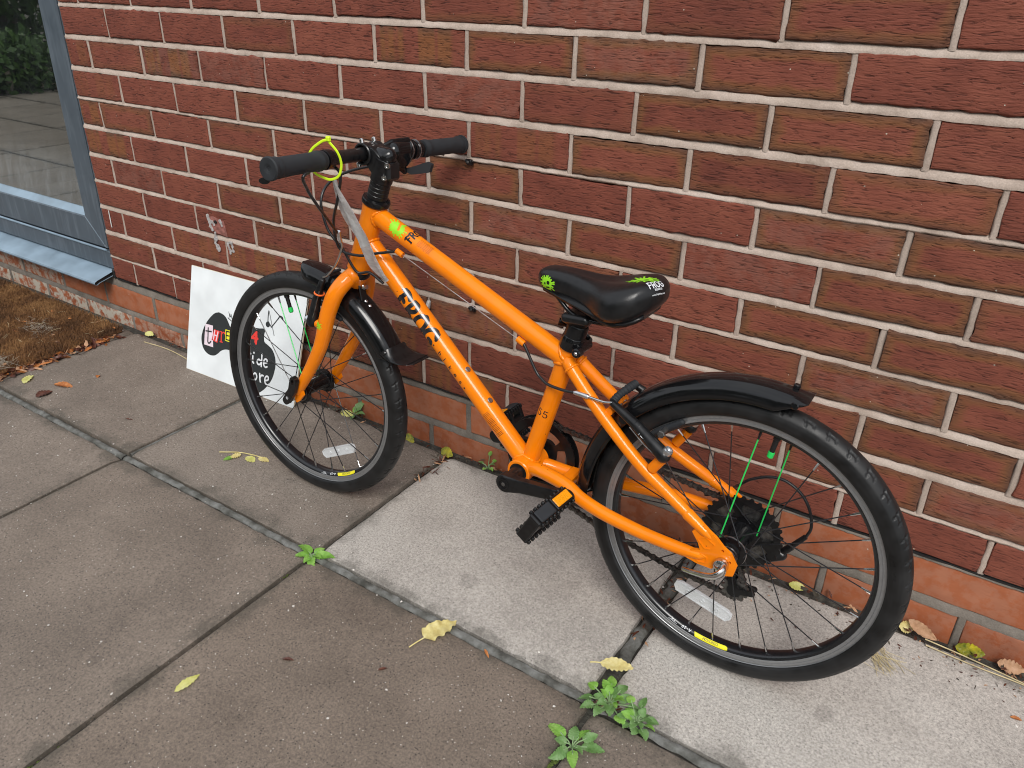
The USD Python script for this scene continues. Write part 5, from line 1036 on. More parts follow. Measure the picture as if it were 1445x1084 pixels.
a = math.radians(98); obj('reflector_stub', disc(RA + V(.2690 * math.cos(a), -.010, .2690 * math.sin(a)), V(math.cos(a), 0, math.sin(a)), .0045, .006, 14), PLAST, mr)
obj('bracket', rbox((.014, .020, .004), V(.2160, 0, .3960), .001), SATIN, mr)
for l in (-.008, .008): a = math.radians(39.5); obj('rivet', disc(RA + V(.2672 * math.cos(a), l, .2672 * math.sin(a)), V(math.cos(a), 0, math.sin(a)), .0040, .003, 16, .0015), ALU, mr)
obj('lower_bracket', rbox((.020, .030, .006), V(.2640, 0, .2370), .001), SATIN, mr)

# ---- brakes
def vbrake(name, piv, top, side, n_, rimpt, band=False):
    b = thing(name, parent=bike); d = unit(top - piv); n_ = unit(n_)
    obj('arm', capsule_hull([piv, piv + d * .018, piv + (top - piv) * .55 + n_ * .003], [.0112, .0098, .0080]), SATIN, b, smooth=50)
    obj('arm_top', capsule_hull([piv + (top - piv) * .50 + n_ * .003, top], [.0082, .0060]), SATIN, b, smooth=50)
    obj('pivot_bolt', lathe([(.0, .0075), (.010, .0078), (.0125, .0066), (.0130, .0035), (.0105, .0032), (.0105, .0005)], piv + n_ * .002, n_, 22), ALU, b)
    obj('spring', tube(spline([piv - n_ * .004 + V(0, side * .008, 0), piv + d * .03 - n_ * .006 + V(0, side * .009, 0), piv + d * .065 - n_ * .004 + V(0, side * .007, 0)], 5), .0010, 6), STEEL, b)
    if rimpt is not None:
        c = rimpt; tdir = unit(np.cross(V(0, 1, 0), c - (RA if 'rear' in name else FA)) * V(1, 0, 1)); q = [c + tdir * t_ + unit((RA if 'rear' in name else FA) - c) * (-.000 + 1.2 * t_ * t_ * 0) for t_ in (-.026, -.012, .012, .026)]
        obj('pad', capsule_hull(q, [.0046, .0056, .0056, .0046]), GRIPR, b, smooth=45)
        obj('pad_post', rod(c, c + V(0, side * .024, 0), .0036), STEEL, b); obj('pad_nut', disc(c + V(0, side * .024, 0), (0, side, 0), .0062, .006, 6), STEEL, b, smooth=False)
    if band: obj('band', tube(np.vstack([(top + (piv - top) * .30 + .0086 * (math.cos(t_) * V(0, 1, 0) + math.sin(t_) * n_)) for t_ in np.linspace(0, 2 * math.pi, 22)]), .0017, 8, caps=False), ORBAND, b)
    return b
nr = unit(V(-.52, .05, .85))
rp = lambda a, l, r=.2035: V(r * math.cos(math.radians(a)), l, r * math.sin(math.radians(a)))
bl1 = vbrake('rear_brake_arm', V(.1120, .0545, .3760), V(.2080, .0330, .4220), 1, nr, RA + rp(52.5, .0185))
br1 = vbrake('rear_brake_arm', V(.1120, -.0545, .3760), V(.1960, -.0300, .4290), -1, nr, RA + rp(52.5, -.0185), True)
v, f = textm('TEKTRO', .0062, .0003, False, None, True); da = unit(V(.2080, .0330, .4220) - V(.1120, .0545, .3760)); oa = V(.1120, .0545, .3760) + da * .034 + unit(V(-.25, .93, .30)) * .0090
obj('lettering', (oa + np.c_[-v[:, 0]] * da + np.c_[-v[:, 1]] * unit(np.cross(unit(V(-.25, .93, .30)), da)) * 1 + np.c_[v[:, 2]] * unit(V(-.25, .93, .30)), f), WHITEP, bl1)
nf = unit(V(.95, .05, .25))
bf1 = vbrake('front_brake_arm', V(.8190, .0510, .4120), V(.8030, .0350, .4900), 1, nf, FA + rp(113.5, .0185), True)
bf2 = vbrake('front_brake_arm', V(.8190, -.0510, .4120), V(.8010, -.0330, .4960), -1, nf, FA + rp(113.5, -.0185))
# cables
cb = MB()
obj('brake_cable', tube(spline([V(.700, .110, .716), V(.666, .190, .7200), V(.683, .170, .694), V(.698, .140, .666), V(.713, .110, .641), V(.7270, .080, .6155), V(.7400, .052, .5920)], 8)[6:], .0025, 12), CABLEM, bike)
obj('brake_noodle', tube(spline([V(.7385, .054, .5945), V(.7405, .046, .580), V(.746, .040, .562), V(.765, .036, .530), V(.788, .035, .505), V(.803, .033, .4960)], 6), .0021, 12), CHROME, bike)
obj('noodle_ferrule', tube(np.array([V(.7360, .0560, .5985), V(.7400, .050, .5840), V(.7418, .0460, .5770)]), [.0034, .0036, .0030], 12), ALU, bike)
obj('gear_cable', tube(spline([V(.712, -.050, .702), V(.760, -.030, .691), V(.796, -.020, .677), V(.804, 0, .666), V(.802, .020, .653), V(.800, .030, .634), V(.797, .030, .613), V(.788, .030, .590), V(.772, .030, .573), V(.754, .030, .560), V(.730, .022, .520), V(.708, .012, .520), V(.680, .008, .505)], 8), .0025, 12), CABLEM, bike)
obj('brake_cable', tube(spline([V(.720, .090, .722), V(.685, .100, .713), V(.682, .100, .700), V(.690, .096, .680), V(.702, .090, .658), V(.731, .070, .624), V(.751, .050, .590), V(.753, .040, .565), V(.744, .036, .556), V(.732, .035, .5545), V(.709, .030, .555), V(.681, .025, .563), V(.6425, .0130, .5715)], 8), .0025, 12), CABLEM, bike)
obj('bare_cable', tube(np.array([V(.640, .0125, .5705), V(.385, .0125, .4695)]), .0009, 6), ALU, bike)
obj('brake_cable', tube(spline([V(.3860, .0125, .4705), V(.3780, .0140, .4640), V(.3546, .016, .4290), V(.3400, .019, .4185), V(.3258, .022, .4142), V(.2960, .030, .4170), V(.2700, .034, .4215)], 8), .0025, 12), CABLEM, bike)
obj('noodle_ferrule', tube(np.array([V(.2740, .034, .4210), V(.2700, .0345, .4216), V(.2500, .035, .4218), V(.2480, .035, .4218)]), [.0030, .0040, .0040, .0030], 14), ALU, bike)
obj('brake_noodle', tube(spline([V(.2500, .035, .4218), V(.2350, .0355, .4212), V(.2200, .0365, .4218), V(.2080, .0360, .4245)], 6), .0022, 12), CHROME, bike)
obj('rubber_boot', tube(spline([V(.2080, .0340, .4255), V(.2060, .020, .4310), V(.2010, .006, .4360), V(.1975, -.010, .4385), V(.1960, -.018, .4390)], 8), np.interp(np.linspace(0, 1, 33), [0, .3, .7, 1], [.0062, .0058, .0066, .0060]) * (1 + .10 * np.sin(np.arange(33) * 2.2)), 14), GRIPR, bike)
obj('rubber_boot', tube(spline([V(.8025, .034, .4950), V(.803, .015, .5010), V(.802, -.010, .5010)], 8), .0030, 12), GRIPR, bike)
obj('gear_wire', tube(np.array([DT0 + ddt * .06 + V(.684, .006, -.729) * .0187, DT0 + ddt * .47 + V(.684, .006, -.729) * .0187]), .0008, 6), STEEL, bike)
# ------------------------------------------------------------------ sign board leaning on the wall behind the front wheel
BOARD = plain('white_board', (.72, .755, .765), .55, var=.09, scale=11, rvar=.08)
BEDGE = plain('board_edge', (.62, .55, .42), .7)
INK = plain('sign_black', (.022, .026, .027), .5, var=.08)
RED = plain('sign_red', (.70, .045, .035), .5, var=.05); SYEL = plain('sign_yellow', (.82, .76, .03), .5, var=.05); PINK = plain('sign_pink', (.74, .62, .68), .5, var=.05)
sr, su = V(.99966, .026, 0), unit(V(-.0073, .2797, .96)); su = unit(su - sr * (su @ sr)); sn = np.cross(sr, su); so = V(.2070, -.0945, .0062)
sign = thing('sign_board', 'white board with black blob logo leaning behind the front wheel', 'sign', matrix=Gf.Matrix4d(*sr, 0, *su, 0, *sn, 0, *so, 1))
outl = Polygon([(0, 0), (.4170, -.0005), (.4255, .2925), (-.0100, .2895)])
obj('board', (lambda vf: (vf[0] - V(0, 0, .0052), vf[1]))(flat_shape(outl, .0050)), BOARD, sign, smooth=False)
v, f = flat_shape(outl.buffer(.0008, join_style=2), .0040); obj('board_core', (v - V(0, 0, .0046), f), BEDGE, sign, smooth=False)
def ink(name, shape, m_, z=0.0): v, f = flat_shape(shape, .00025); return obj(name, (v + V(0, 0, z), f), m_, sign, smooth=False)
blobA = Polygon(spline([(x, y, 0) for x, y in [(.1125, .1850), (.0975, .1790), (.0832, .1665), (.0691, .1490), (.0576, .1277), (.0522, .1042), (.0549, .0880), (.0617, .0750), (.0726, .0660), (.0860, .0614), (.0989, .0614), (.1113, .0645), (.1230, .0728), (.1314, .0810), (.1431, .0880), (.1582, .0920), (.1737, .0919), (.1950, .0900), (.215, .082), (.228, .060), (.238, .035), (.258, .012), (.2847, .0058), (.3010, .0150), (.3166, .0310), (.3311, .0528), (.3383, .0759), (.3402, .0975), (.3349, .1171), (.3230, .1325), (.3077, .1400), (.2930, .1460), (.2890, .1610), (.2905, .1790), (.2680, .1764), (.2449, .1732), (.2200, .1690), (.1900, .160), (.1700, .152), (.1610, .1560), (.1520, .1668), (.1415, .1774), (.1284, .1831), (.1125, .1850)]], 4)[:, :2]).buffer(0)
ink('logo_blob', blobA, INK)
ink('letter_tile', Polygon([(.0640, .1425), (.0945, .1438), (.1020, .0850), (.0655, .0845)]), PINK, .0003)
ink('letter_tile', Polygon([(.1000, .1350), (.1225, .1350), (.1170, .1010), (.0938, .1045)]), RED, .0003)
ink('letter_tile', Polygon([(.1443, .1450), (.1690, .1460), (.1715, .1140), (.1460, .1145)]), SYEL, .0003)
ink('letter', unary_union([stroke([(.0770, .1335), (.0785, .1100), (.0795, .0960), (.0850, .0925), (.0915, .0985)], .0042), LineString([(.0685, .1235), (.0905, .1262)]).buffer(.0019)]), INK, .0006)
ink('letter', unary_union([LineString([(.1035, .1320), (.1010, .1080)]).buffer(.0019), LineString([(.1165, .1310), (.1120, .1060)]).buffer(.0019), LineString([(.1020, .1200), (.1140, .1195)]).buffer(.0017)]), PINK, .0006)
ink('letter', unary_union([LineString([(.1300, .1345), (.1318, .1075)]).buffer(.0022), LineString([(.1245, .1350), (.1300, .1345)]).buffer(.0012), LineString([(.1270, .1070), (.1375, .1075)]).buffer(.0013), stroke([(.1308, .1285), (.1360, .1345), (.1425, .1350)], .0034), Point(.1425, .1335).buffer(.0026)]), RED, .0003)
ink('letter', unary_union([LineString([(.1490, .1410), (.1500, .1185)]).buffer(.0018), LineString([(.1490, .1410), (.1640, .1415)]).buffer(.0018), LineString([(.1495, .1300), (.1600, .1302)]).buffer(.0017), LineString([(.1500, .1185), (.1660, .1190)]).buffer(.0018)]), INK, .0006)
ink('letter', unary_union([LineString([(.1870, .1490), (.1880, .1200)]).buffer(.0026), LineString([(.1870, .1490), (.2010, .1500)]).buffer(.0024), LineString([(.1875, .1350), (.1980, .1350)]).buffer(.0024), LineString([(.1880, .1200), (.2020, .1205)]).buffer(.0024)]), WHITEP, .0003)
ink('letter', unary_union([LineString([(.2600, .1380), (.2612, .1640), (.2465, .1465)]).buffer(.0034), LineString([(.2455, .1462), (.2672, .1480)]).buffer(.0034), LineString([(.2620, .1560), (.2630, .1350)]).buffer(.0037)]), RED, .0003)
W_ = .0050
for g in ([stroke([(.2365, .1080), (.2375, .0850)], W_), stroke([(.2370, .0985), (.2415, .1045), (.2470, .1030)], W_)], [stroke([(.2560, .0990), (.2568, .0855), (.2610, .0810)], W_), Point(.2590, .1085).buffer(.0027)],
          [stroke([(.2885, .1120), (.2893, .0960), (.2902, .0795)], W_), stroke([(.2880, .0920), (.2790, .0955), (.2735, .0890), (.2770, .0825), (.2845, .0835), (.2890, .0900)], W_ * .9)],
          [stroke([(.2985, .0905), (.3090, .0945), (.3085, .1010), (.3020, .1020), (.2975, .0950), (.2990, .0850), (.3060, .0810), (.3110, .0835)], W_ * .9)],
          [stroke([(.2330, .0560), (.2290, .0590), (.2260, .0550), (.2310, .0500), (.2330, .0440), (.2270, .0400)], W_)], [stroke([(.2470, .0640), (.2480, .0450), (.2520, .0400)], W_), stroke([(.2430, .0560), (.2530, .0565)], W_ * .8)],
          [stroke([(.2700, .0560), (.2640, .0500), (.2655, .0400), (.2740, .0390), (.2775, .0470), (.2740, .0545), (.2690, .0560)], W_ * .9)],
          [stroke([(.2870, .0585), (.2895, .0450), (.2930, .0365)], W_), stroke([(.2890, .0480), (.2945, .0560), (.3005, .0565)], W_ * .9)],
          [stroke([(.3080, .0455), (.3190, .0500), (.3190, .0575), (.3120, .0580), (.3075, .0490), (.3100, .0400), (.3180, .0360), (.3240, .0390)], W_ * .9)]):
    ink('letter', unary_union(g), WHITEP, .0003)
ink('sketch_line', unary_union([stroke([(.2973, .2290), (.2975, .2130), (.2979, .2026)], .0030, 4), LineString([(.2979, .2026), (.3126, .1894), (.3354, .2193)]).buffer(.0015), stroke([(.3340, .2175), (.3390, .2240), (.3470, .2230), (.3500, .2180)], .0036), Point(.2990, .1940).buffer(.0075), LineString([(.2990, .2290), (.3250, .1700)]).buffer(.0008), LineString([(.160, .190), (.170, .170), (.150, .178)]).buffer(.0012), Polygon([(.1495, .1960), (.1560, .1800), (.1610, .1840), (.1560, .1880)])]), INK)

# ------------------------------------------------------------------ coir mat, hang tag
COIR = mat('coir', {'g': ('geometry', {}), 'n': ('noise_texture', {'scale': 9.0, 'detail': 5.0, 'roughness': .65}), 'n2': ('noise_texture', {'scale': 260.0, 'detail': 2.0}), 'r': ('rgb_ramp', {'ramp': [(.30, (.048, .021, .008)), (.5, (.150, .068, .023)), (.72, (.31, .165, .062))]}),
    'm': ('map_range', {'from_min': .3, 'from_max': .7, 'to_min': .45, 'to_max': 1.6}), 'x': ('mix_color', {'blend_type': 'multiply', 'fac': 1.0, 'use_clamp': False}), 'p': ('principled_bsdf', {'roughness': .85})},
    [('g.position', 'n.vector'), ('g.position', 'n2.vector'), ('n.fac', 'r.fac'), ('n2.fac', 'm.value'), ('r.color', 'x.a'), ('m.result', 'x.b'), ('x.result', 'p.base_color')], 'p.BSDF')
MX0, MX1, MY0, MY1, MZ = -.95, -.160, -.560, -.052, .005
mat_t = thing('door_mat', 'brown coir door mat on the paving below the window sill', 'door mat', loc=(0, 0, 0))
obj('base', rbox((MX1 - MX0, MY1 - MY0, .012), ((MX0 + MX1) / 2, (MY0 + MY1) / 2, MZ + .007), .003), COIR, mat_t)
q = np.random.default_rng(11); NB = 52000
x = q.uniform(MX0, MX1 + .004, NB); y = q.uniform(MY0 - .003, MY1 + .003, NB)
keep = meshkit.noise(np.c_[x * 9, y * 9, 0 * x], 7) > .16; x, y = x[keep], y[keep]; NB = len(x)
hgt = .008 + .007 * q.random(NB) + .005 * meshkit.noise(np.c_[x * 14, y * 14, 0 * x], 3); a = q.uniform(0, 2 * np.pi, NB); lean = q.normal(0, .0065, (NB, 2)); wd = .0006 + .0005 * q.random(NB)
p0 = np.c_[x, y, np.full(NB, MZ + .012)]; dv = np.c_[np.cos(a), np.sin(a), 0 * a] * wd[:, None]; tip = p0 + np.c_[lean, hgt]
mid = p0 + np.c_[lean * .35, hgt * .6]
v = np.stack([p0 - dv, p0 + dv, mid + dv * .8, mid - dv * .8, tip], 1).reshape(-1, 3); k = np.arange(NB) * 5
f = np.vstack([np.stack([k, k + 1, k + 2], 1), np.stack([k, k + 2, k + 3], 1), np.stack([k + 3, k + 2, k + 4], 1)])
tag(obj('pile', (v, f), COIR, mat_t, smooth=False), kind='stuff')
LINT = plain('grey_lint', (.34, .30, .24), .95, var=.3)
def tuft(c, n, sx, sy, h, L, name, m_, par, seed):
    q = np.random.default_rng(seed); mb = MB()
    for _ in range(n):
        o = V(*c) + q.normal(0, 1, 3) * V(sx, sy, h) * .5; o[2] = max(o[2], c[2] - h * .4); d = unit(q.normal(0, 1, 3) * V(1, 1, .35)); b = unit(q.normal(0, 1, 3) * V(1, 1, .3))
        mb.add(tube(spline([o, o + d * L * .4 + b * L * .1, o + d * L * .7 + b * L * .3], 2), .00035, 3, caps=False))
    return tag(obj(name, mb, m_, par, smooth=False), kind='stuff')
tuft((-.205, -.400, .026), 300, .05, .03, .008, .03, 'lint', LINT, mat_t, 1); tuft((-.345, -.195, .024), 170, .07, .035, .004, .03, 'lint', LINT, mat_t, 2)

TAGM = mat('laminated_tag', {'g': ('geometry', {}), 'mp': ('mapping', {'mapping_type': 'texture', 'scale': (1 / 40., 1 / 40., 1 / 160.)}), 'n': ('noise_texture', {'scale': 1.0, 'detail': 3.0}), 'r': ('rgb_ramp', {'ramp': [(.3, (.58, .57, .56)), (.55, (.76, .75, .74)), (.75, (.88, .88, .88))]}), 'p': ('principled_bsdf', {'roughness': .22, 'coat_weight': .6}), 't': ('translucent_bsdf', {}), 'm': ('mix_closure', {'fac': .5})},
    [('g.position', 'mp.vector'), ('mp.vector', 'n.vector'), ('n.fac', 'r.fac'), ('r.color', 'p.base_color'), ('r.color', 't.color'), ('p.BSDF', 'm.closure1'), ('t.BSDF', 'm.closure2')], 'm.closure')
NEON = plain('neon_tie', (.62, .86, .02), .35, var=.05)
RUSTM = plain('magenta_print', (.45, .02, .15), .5)
bk = lambda s, l, h: bo + s * bu + l * bl_ + h * bw
tg = thing('hang_tag', 'crumpled clear plastic tag hanging from the handlebar by a neon tie', 'tag')
pts = [bk(.6750, .130, .7630), bk(.6600, .1260, .7470), bk(.6580, .121, .7290), bk(.6640, .121, .7110), bk(.6770, .1250, .7035), bk(.6900, .1300, .7060), bk(.7030, .1350, .7130), bk(.7100, .1380, .7300), bk(.7020, .1380, .7470), bk(.6840, .1330, .7610), bk(.6750, .130, .7635)]
p = spline(pts, 8); obj('cable_tie', tube(p, .0016, 8, flat=(1.3, .8)), NEON, tg); obj('tie_head', rbox((.0075, .0065, .0080), bk(.6735, .130, .7655), .0015), NEON, tg)
Lf = [(.7000, .0950, .6950), (.7180, .0720, .6640), (.7110, .0710, .6450), (.7030, .0705, .6270), (.6930, .0705, .6120), (.6830, .0700, .5970), (.6730, .0690, .5790), (.6560, .0660, .5530), (.6290, .0560, .5330)]
Rt = [(.6960, .0980, .6960), (.6770, .1060, .6790), (.6640, .1080, .6640), (.6500, .1090, .6500), (.6360, .1085, .6340), (.6220, .1065, .6180), (.6150, .1030, .6020), (.6180, .0900, .5780), (.6270, .0580, .5320)]
A_, B_ = spline([bk(*a) for a in Lf], 5), spline([bk(*a) for a in Rt], 5); T = np.linspace(0, 1, 9); n9 = 9
S_ = A_[:, None] * (1 - T[None, :, None]) + B_[:, None] * T[None, :, None]; nn_ = unit(np.cross(A_[20] - A_[10], B_[15] - A_[15]))
S_ = S_ + nn_ * (.0030 * np.sin(T * 9 + np.linspace(0, 7, len(A_))[:, None]))[..., None]
v = S_.reshape(-1, 3); i, j = np.meshgrid(np.arange(len(A_) - 1), np.arange(n9 - 1), indexing='ij'); k = (i * n9 + j).ravel(); q = np.stack([k, k + 1, k + n9 + 1, k + n9], -1)
obj('wallet', (np.vstack([v + nn_ * .0007, v - nn_ * .0007]), np.vstack([q, q[:, ::-1] + len(v)])), TAGM, tg, smooth=60)
v2 = S_[4:30, 2:7].reshape(-1, 3); i, j = np.meshgrid(np.arange(25), np.arange(4), indexing='ij'); k = (i * 5 + j).ravel(); q = np.stack([k, k + 1, k + 6, k + 5], -1)
obj('card', (np.vstack([v2 + nn_ * .0011, v2 + nn_ * .0009]), np.vstack([q, q[:, ::-1] + len(v2)])), plain('tag_card', (.60, .59, .58), .6, var=.12, scale=120), tg, smooth=60)
obj('ring', tube(np.array([bk(.7010 + .0035 * math.cos(t), .066, .6360 + .0035 * math.sin(t)) for t in np.linspace(0, 2 * math.pi, 18)]), .0009, 6, caps=False), RUSTM, tg)
obj('string', tube(spline([bk(.6720, .1230, .7035), bk(.6900, .110, .6990), bk(.7000, .096, .6945)], 5), .0010, 6), ALU, tg)

# ------------------------------------------------------------------ leaves and plants
def leaf_mat(name, c0, c1, c2, trans=.35, rough=.5):
    return mat(name, {'g': ('geometry', {}), 'n': ('noise_texture', {'scale': 55.0, 'detail': 5.0, 'roughness': .65}), 'r': ('rgb_ramp', {'ramp': [(.3, c0), (.5, c1), (.72, c2)]}), 'p': ('principled_bsdf', {'roughness': rough, 'specular_ior_level': .4}), 't': ('translucent_bsdf', {}), 'm': ('mix_closure', {'fac': trans}),
        'n2': ('noise_texture', {'scale': 420.0, 'detail': 2.0}), 'b': ('bump', {'strength': .5, 'distance': .0008})},
        [('g.position', 'n.vector'), ('g.position', 'n2.vector'), ('n.fac', 'r.fac'), ('r.color', 'p.base_color'), ('r.color', 't.color'), ('n2.fac', 'b.height'), ('b.normal', 'p.normal'), ('p.BSDF', 'm.closure1'), ('t.BSDF', 'm.closure2')], 'm.closure')
GREEN = leaf_mat('weed_leaf', (.10, .21, .055), (.17, .32, .10), (.28, .42, .20)); GREEN2 = leaf_mat('fresh_leaf', (.14, .32, .04), (.24, .48, .08), (.36, .58, .15)); STEM = plain('weed_stem', (.20, .30, .14), .6)
PALE = leaf_mat('pale_yellow_leaf', (.56, .44, .15), (.70, .60, .25), (.78, .70, .38), .2); LIMEY = leaf_mat('lime_yellow_leaf', (.46, .46, .10), (.62, .60, .20), (.72, .70, .32), .2); TAN = leaf_mat('orange_brown_leaf', (.26, .075, .02), (.42, .15, .04), (.55, .24, .09), .1, .6); BROWN = leaf_mat('dark_brown_leaf', (.035, .012, .008), (.075, .022, .012), (.13, .045, .022), .05, .4)
GY = leaf_mat('mottled_green_yellow_leaf', (.05, .09, .01), (.28, .26, .02), (.50, .42, .02), .15, .3); BUFF = leaf_mat('buff_leaf', (.30, .15, .08), (.44, .25, .14), (.52, .32, .20), .1, .7)

def leaf(L, W, fold=.25, droop=.3, twist=0., serr=0., lobes=9, shape=1.0, base=.10, seed=0, curl=0.0, tipw=.02, na=22, nc=8):
    """a leaf along +x from its base, a bent sheet with a midrib fold and a toothed edge"""
    r = np.random.default_rng(seed); t = np.linspace(0, 1, na); w = np.sin(np.pi * np.clip(t, 0, 1) ** shape) ** .75 * (1 - base) + base * (1 - t); w = np.maximum(w, tipw * (1 - t))
    if serr: w = w * (1 - serr * (.5 + .5 * np.cos(t * lobes * 2 * np.pi)) * np.clip(t * 4, 0, 1)) * (1 + r.normal(0, .05, na))
    c = np.linspace(-1, 1, nc + 1); X = t[:, None] * L + 0 * c; Y = w[:, None] * c[None] * W / 2
    Z = np.abs(c)[None] * w[:, None] * W / 2 * fold + droop * L * (t * .55 - t * t)[:, None] + curl * (Y ** 2) / W
    if serr: Z = Z + W * .05 * np.sin(t * lobes * 2 * np.pi + 1)[:, None] * (np.abs(c)[None] ** 2)
    Z = Z + r.normal(0, L * .006, Z.shape); tw = twist * t[:, None]; Y, Z = Y * np.cos(tw) - Z * np.sin(tw), Y * np.sin(tw) + Z * np.cos(tw)
    v = np.stack([X, Y, Z], -1).reshape(-1, 3); n = nc + 1; i, j = np.meshgrid(np.arange(na - 1), np.arange(nc), indexing='ij'); k = (i * n + j).ravel()
    return v, np.stack([k, k + n, k + n + 1, k + 1], -1)
def put_mesh(vf, o, yaw, pitch=0., roll=0., pre=None):
    v, f = vf; v = np.asarray(v); cr_, sr_ = math.cos(roll), math.sin(roll); v = np.c_[v[:, 0], v[:, 1] * cr_ - v[:, 2] * sr_, v[:, 1] * sr_ + v[:, 2] * cr_]
    cp_, sp2 = math.cos(pitch), math.sin(pitch); v = np.c_[v[:, 0] * cp_ - v[:, 2] * sp2, v[:, 1], v[:, 0] * sp2 + v[:, 2] * cp_]
    cy_, sy_ = math.cos(yaw), math.sin(yaw); return np.c_[v[:, 0] * cy_ - v[:, 1] * sy_, v[:, 0] * sy_ + v[:, 1] * cy_, v[:, 2]] + np.asarray(o, float), f
def rosette(name, label, cat, c, leaves, seed, m_=None, group=None):
    """leaves: (yaw degrees, pitch degrees, stalk, length, width)"""
    t = thing(name, label, cat, loc=c, group=group); r = np.random.default_rng(seed)
    for k, (yw, pt, stk, L, W) in enumerate(leaves):
        yw, pt = math.radians(yw), math.radians(pt); d = V(math.cos(yw) * math.cos(pt), math.sin(yw) * math.cos(pt), math.sin(pt)); e = d * stk + V(0, 0, stk * .10)
        obj('stem', tube(spline([V(0, 0, -.004), e * .5 + V(0, 0, .002), e, e + d * L * .25], 4), .0010, 6), STEM, t)
        obj('leaf', put_mesh(leaf(L, W * 1.12, .22, .25 + .25 * r.random(), r.normal(0, .3), .14, 7 + r.integers(0, 3), .72, .16, seed * 50 + k), e, yw, pt * .55 + r.normal(0, .12), r.normal(0, .25)), (m_ or (GREEN if r.random() < .7 else GREEN2)), t, smooth=60)
    return t
def ring_leaves(n, y0, y1, seed, L=(.016, .026), W=(.014, .020), stk=(.010, .026), pt=(8, 40)):
    r = np.random.default_rng(seed); return [(y0 + (y1 - y0) * (k + .3 * r.random()) / n, r.uniform(*pt), r.uniform(*stk), r.uniform(*L), r.uniform(*W)) for k in range(n)]
GZ = .0062
rosette('weed', 'large leafy green weed in the wide joint under a pale dead leaf', 'plant', (1.7080, -.4420, GZ - .004), ring_leaves(11, 10, 350, 3, stk=(.012, .034)) + ring_leaves(9, 0, 360, 4, (.014, .020), (.012, .017), (.006, .016), (35, 65)), 3)
rosette('weed', 'bright green weed right of the largest weed beside the grey slab', 'plant', (1.7560, -.4480, GZ - .004), ring_leaves(9, -150, 160, 8, (.015, .022), (.013, .018), (.008, .026)) + ring_leaves(7, 0, 360, 9, (.014, .020), (.012, .015), (.004, .012), (35, 60)), 5)
mb = MB(); q = np.random.default_rng(21)
for k in range(60):
    o = V(q.uniform(-.60, -.17), q.uniform(-.52, -.07), .024 + .004 * q.random()); d_ = unit(V(*q.normal(0, 1, 2), q.normal(0, .12))); L_ = q.uniform(.012, .045)
    mb.add(tube(spline([o, o + d_ * L_ * .5 + V(*q.normal(0, .002, 2), .001), o + d_ * L_], 3), .0005, 4, caps=False))
tag(obj('straw_bits', mb, plain('mat_straw', (.50, .42, .26), .8, var=.3), mat_t, smooth=False), kind='stuff')
rosette('weed', 'green weed nearest the camera in the dark joint at the bottom edge', 'plant', (1.6960, -.5380, GZ - .004), [(165, 14, .016, .036, .018), (20, 14, .014, .034, .018), (-60, 24, .012, .032, .017), (-110, 20, .010, .032, .017), (70, 40, .010, .026, .018), (110, 45, .008, .024, .017), (45, 30, .018, .024, .015), (200, 30, .010, .018, .013), (-20, 40, .008, .018, .012)], 7)
rosette('weed', 'small lime green weed where four paving slabs meet near the front wheel', 'plant', (1.0800, -.4560, GZ - .003), [(170, 16, .006, .036, .022), (215, 10, .006, .030, .015), (25, 14, .008, .038, .018), (-45, 10, .006, .030, .018), (-80, 20, .004, .022, .014), (70, 30, .006, .022, .014), (0, 34, .006, .022, .014)], 9, GREEN2)
rosette('weed', 'green weed at the foot of the wall seen through the front wheel spokes', 'plant', (.775, -.022, GZ - .002), [(60, 68, .014, .034, .020), (10, 40, .012, .026, .016), (-60, 30, .006, .018, .012), (110, 50, .008, .024, .014)], 12)
rosette('weed', 'tiny green weed at the wall foot in front of the chainring', 'plant', (1.186, -.018, GZ - .003), [(20, 60, .010, .012, .010), (100, 70, .026, .014, .010), (180, 20, .014, .014, .010), (-30, 25, .012, .014, .010), (60, 40, .016, .012, .010), (-90, 20, .010, .012, .009)], 14)

def fallen(label, c, yaw, L, W, m_, stalk=0., pitch=0., roll=0., **k):
    t = thing('fallen_leaf', label, 'leaf', loc=c)
    kw = dict(fold=.12, droop=.10, serr=.10, lobes=7, shape=.9, base=.06); kw.update(k)
    obj('blade', put_mesh(leaf(L, W, **kw), (0, 0, .0012 + W * .05), yaw, pitch, roll), m_, t, smooth=60)
    if stalk: d = V(-math.cos(yaw), -math.sin(yaw), 0); obj('stalk', tube(spline([V(0, 0, .0035), d * stalk * .5 + V(0, 0, .003), d * stalk + V(0, 0, .0012)], 4), .0011, 7), m_, t)
    return t
fallen('large pale yellow fallen leaf with a long stalk on dark paving', (1.3910, -.5000, GZ - .001), math.radians(72), .066, .046, PALE, .030, seed=4, serr=.20, lobes=4, curl=.2, base=.30, shape=.75)
fallen('slim yellow fallen leaf lying alone on the dark front paving', (1.1420, -.8000, GZ - .001), math.radians(88), .044, .017, LIMEY, .0, seed=5, serr=.05)
fallen('lime yellow fallen leaf on the paving beside the door mat', (-.0620, -.4010, GZ - .001), math.radians(132), .056, .024, LIMEY, seed=6, serr=.05, curl=.4)
fallen('curled orange fallen leaf on the paving right of the door mat', (.0070, -.3570, GZ - .001), math.radians(20), .058, .026, TAN, seed=7, fold=.35, serr=.15)
fallen('dark brown fallen leaf on the paving near the long joint', (.0400, -.4230, GZ - .001), math.radians(94), .044, .036, BROWN, seed=8, serr=.2, curl=.3)
fallen('small orange curled scrap of leaf between the mat and sign board', (.0540, -.2600, GZ - .001), math.radians(-50), .014, .012, TAN, seed=9, fold=.6)
fallen('pale cream dead leaf resting on top of the largest weed', (1.6720, -.4080, GZ + .030), math.radians(22), .052, .030, PALE, .016, seed=10, serr=.15, pitch=.05)
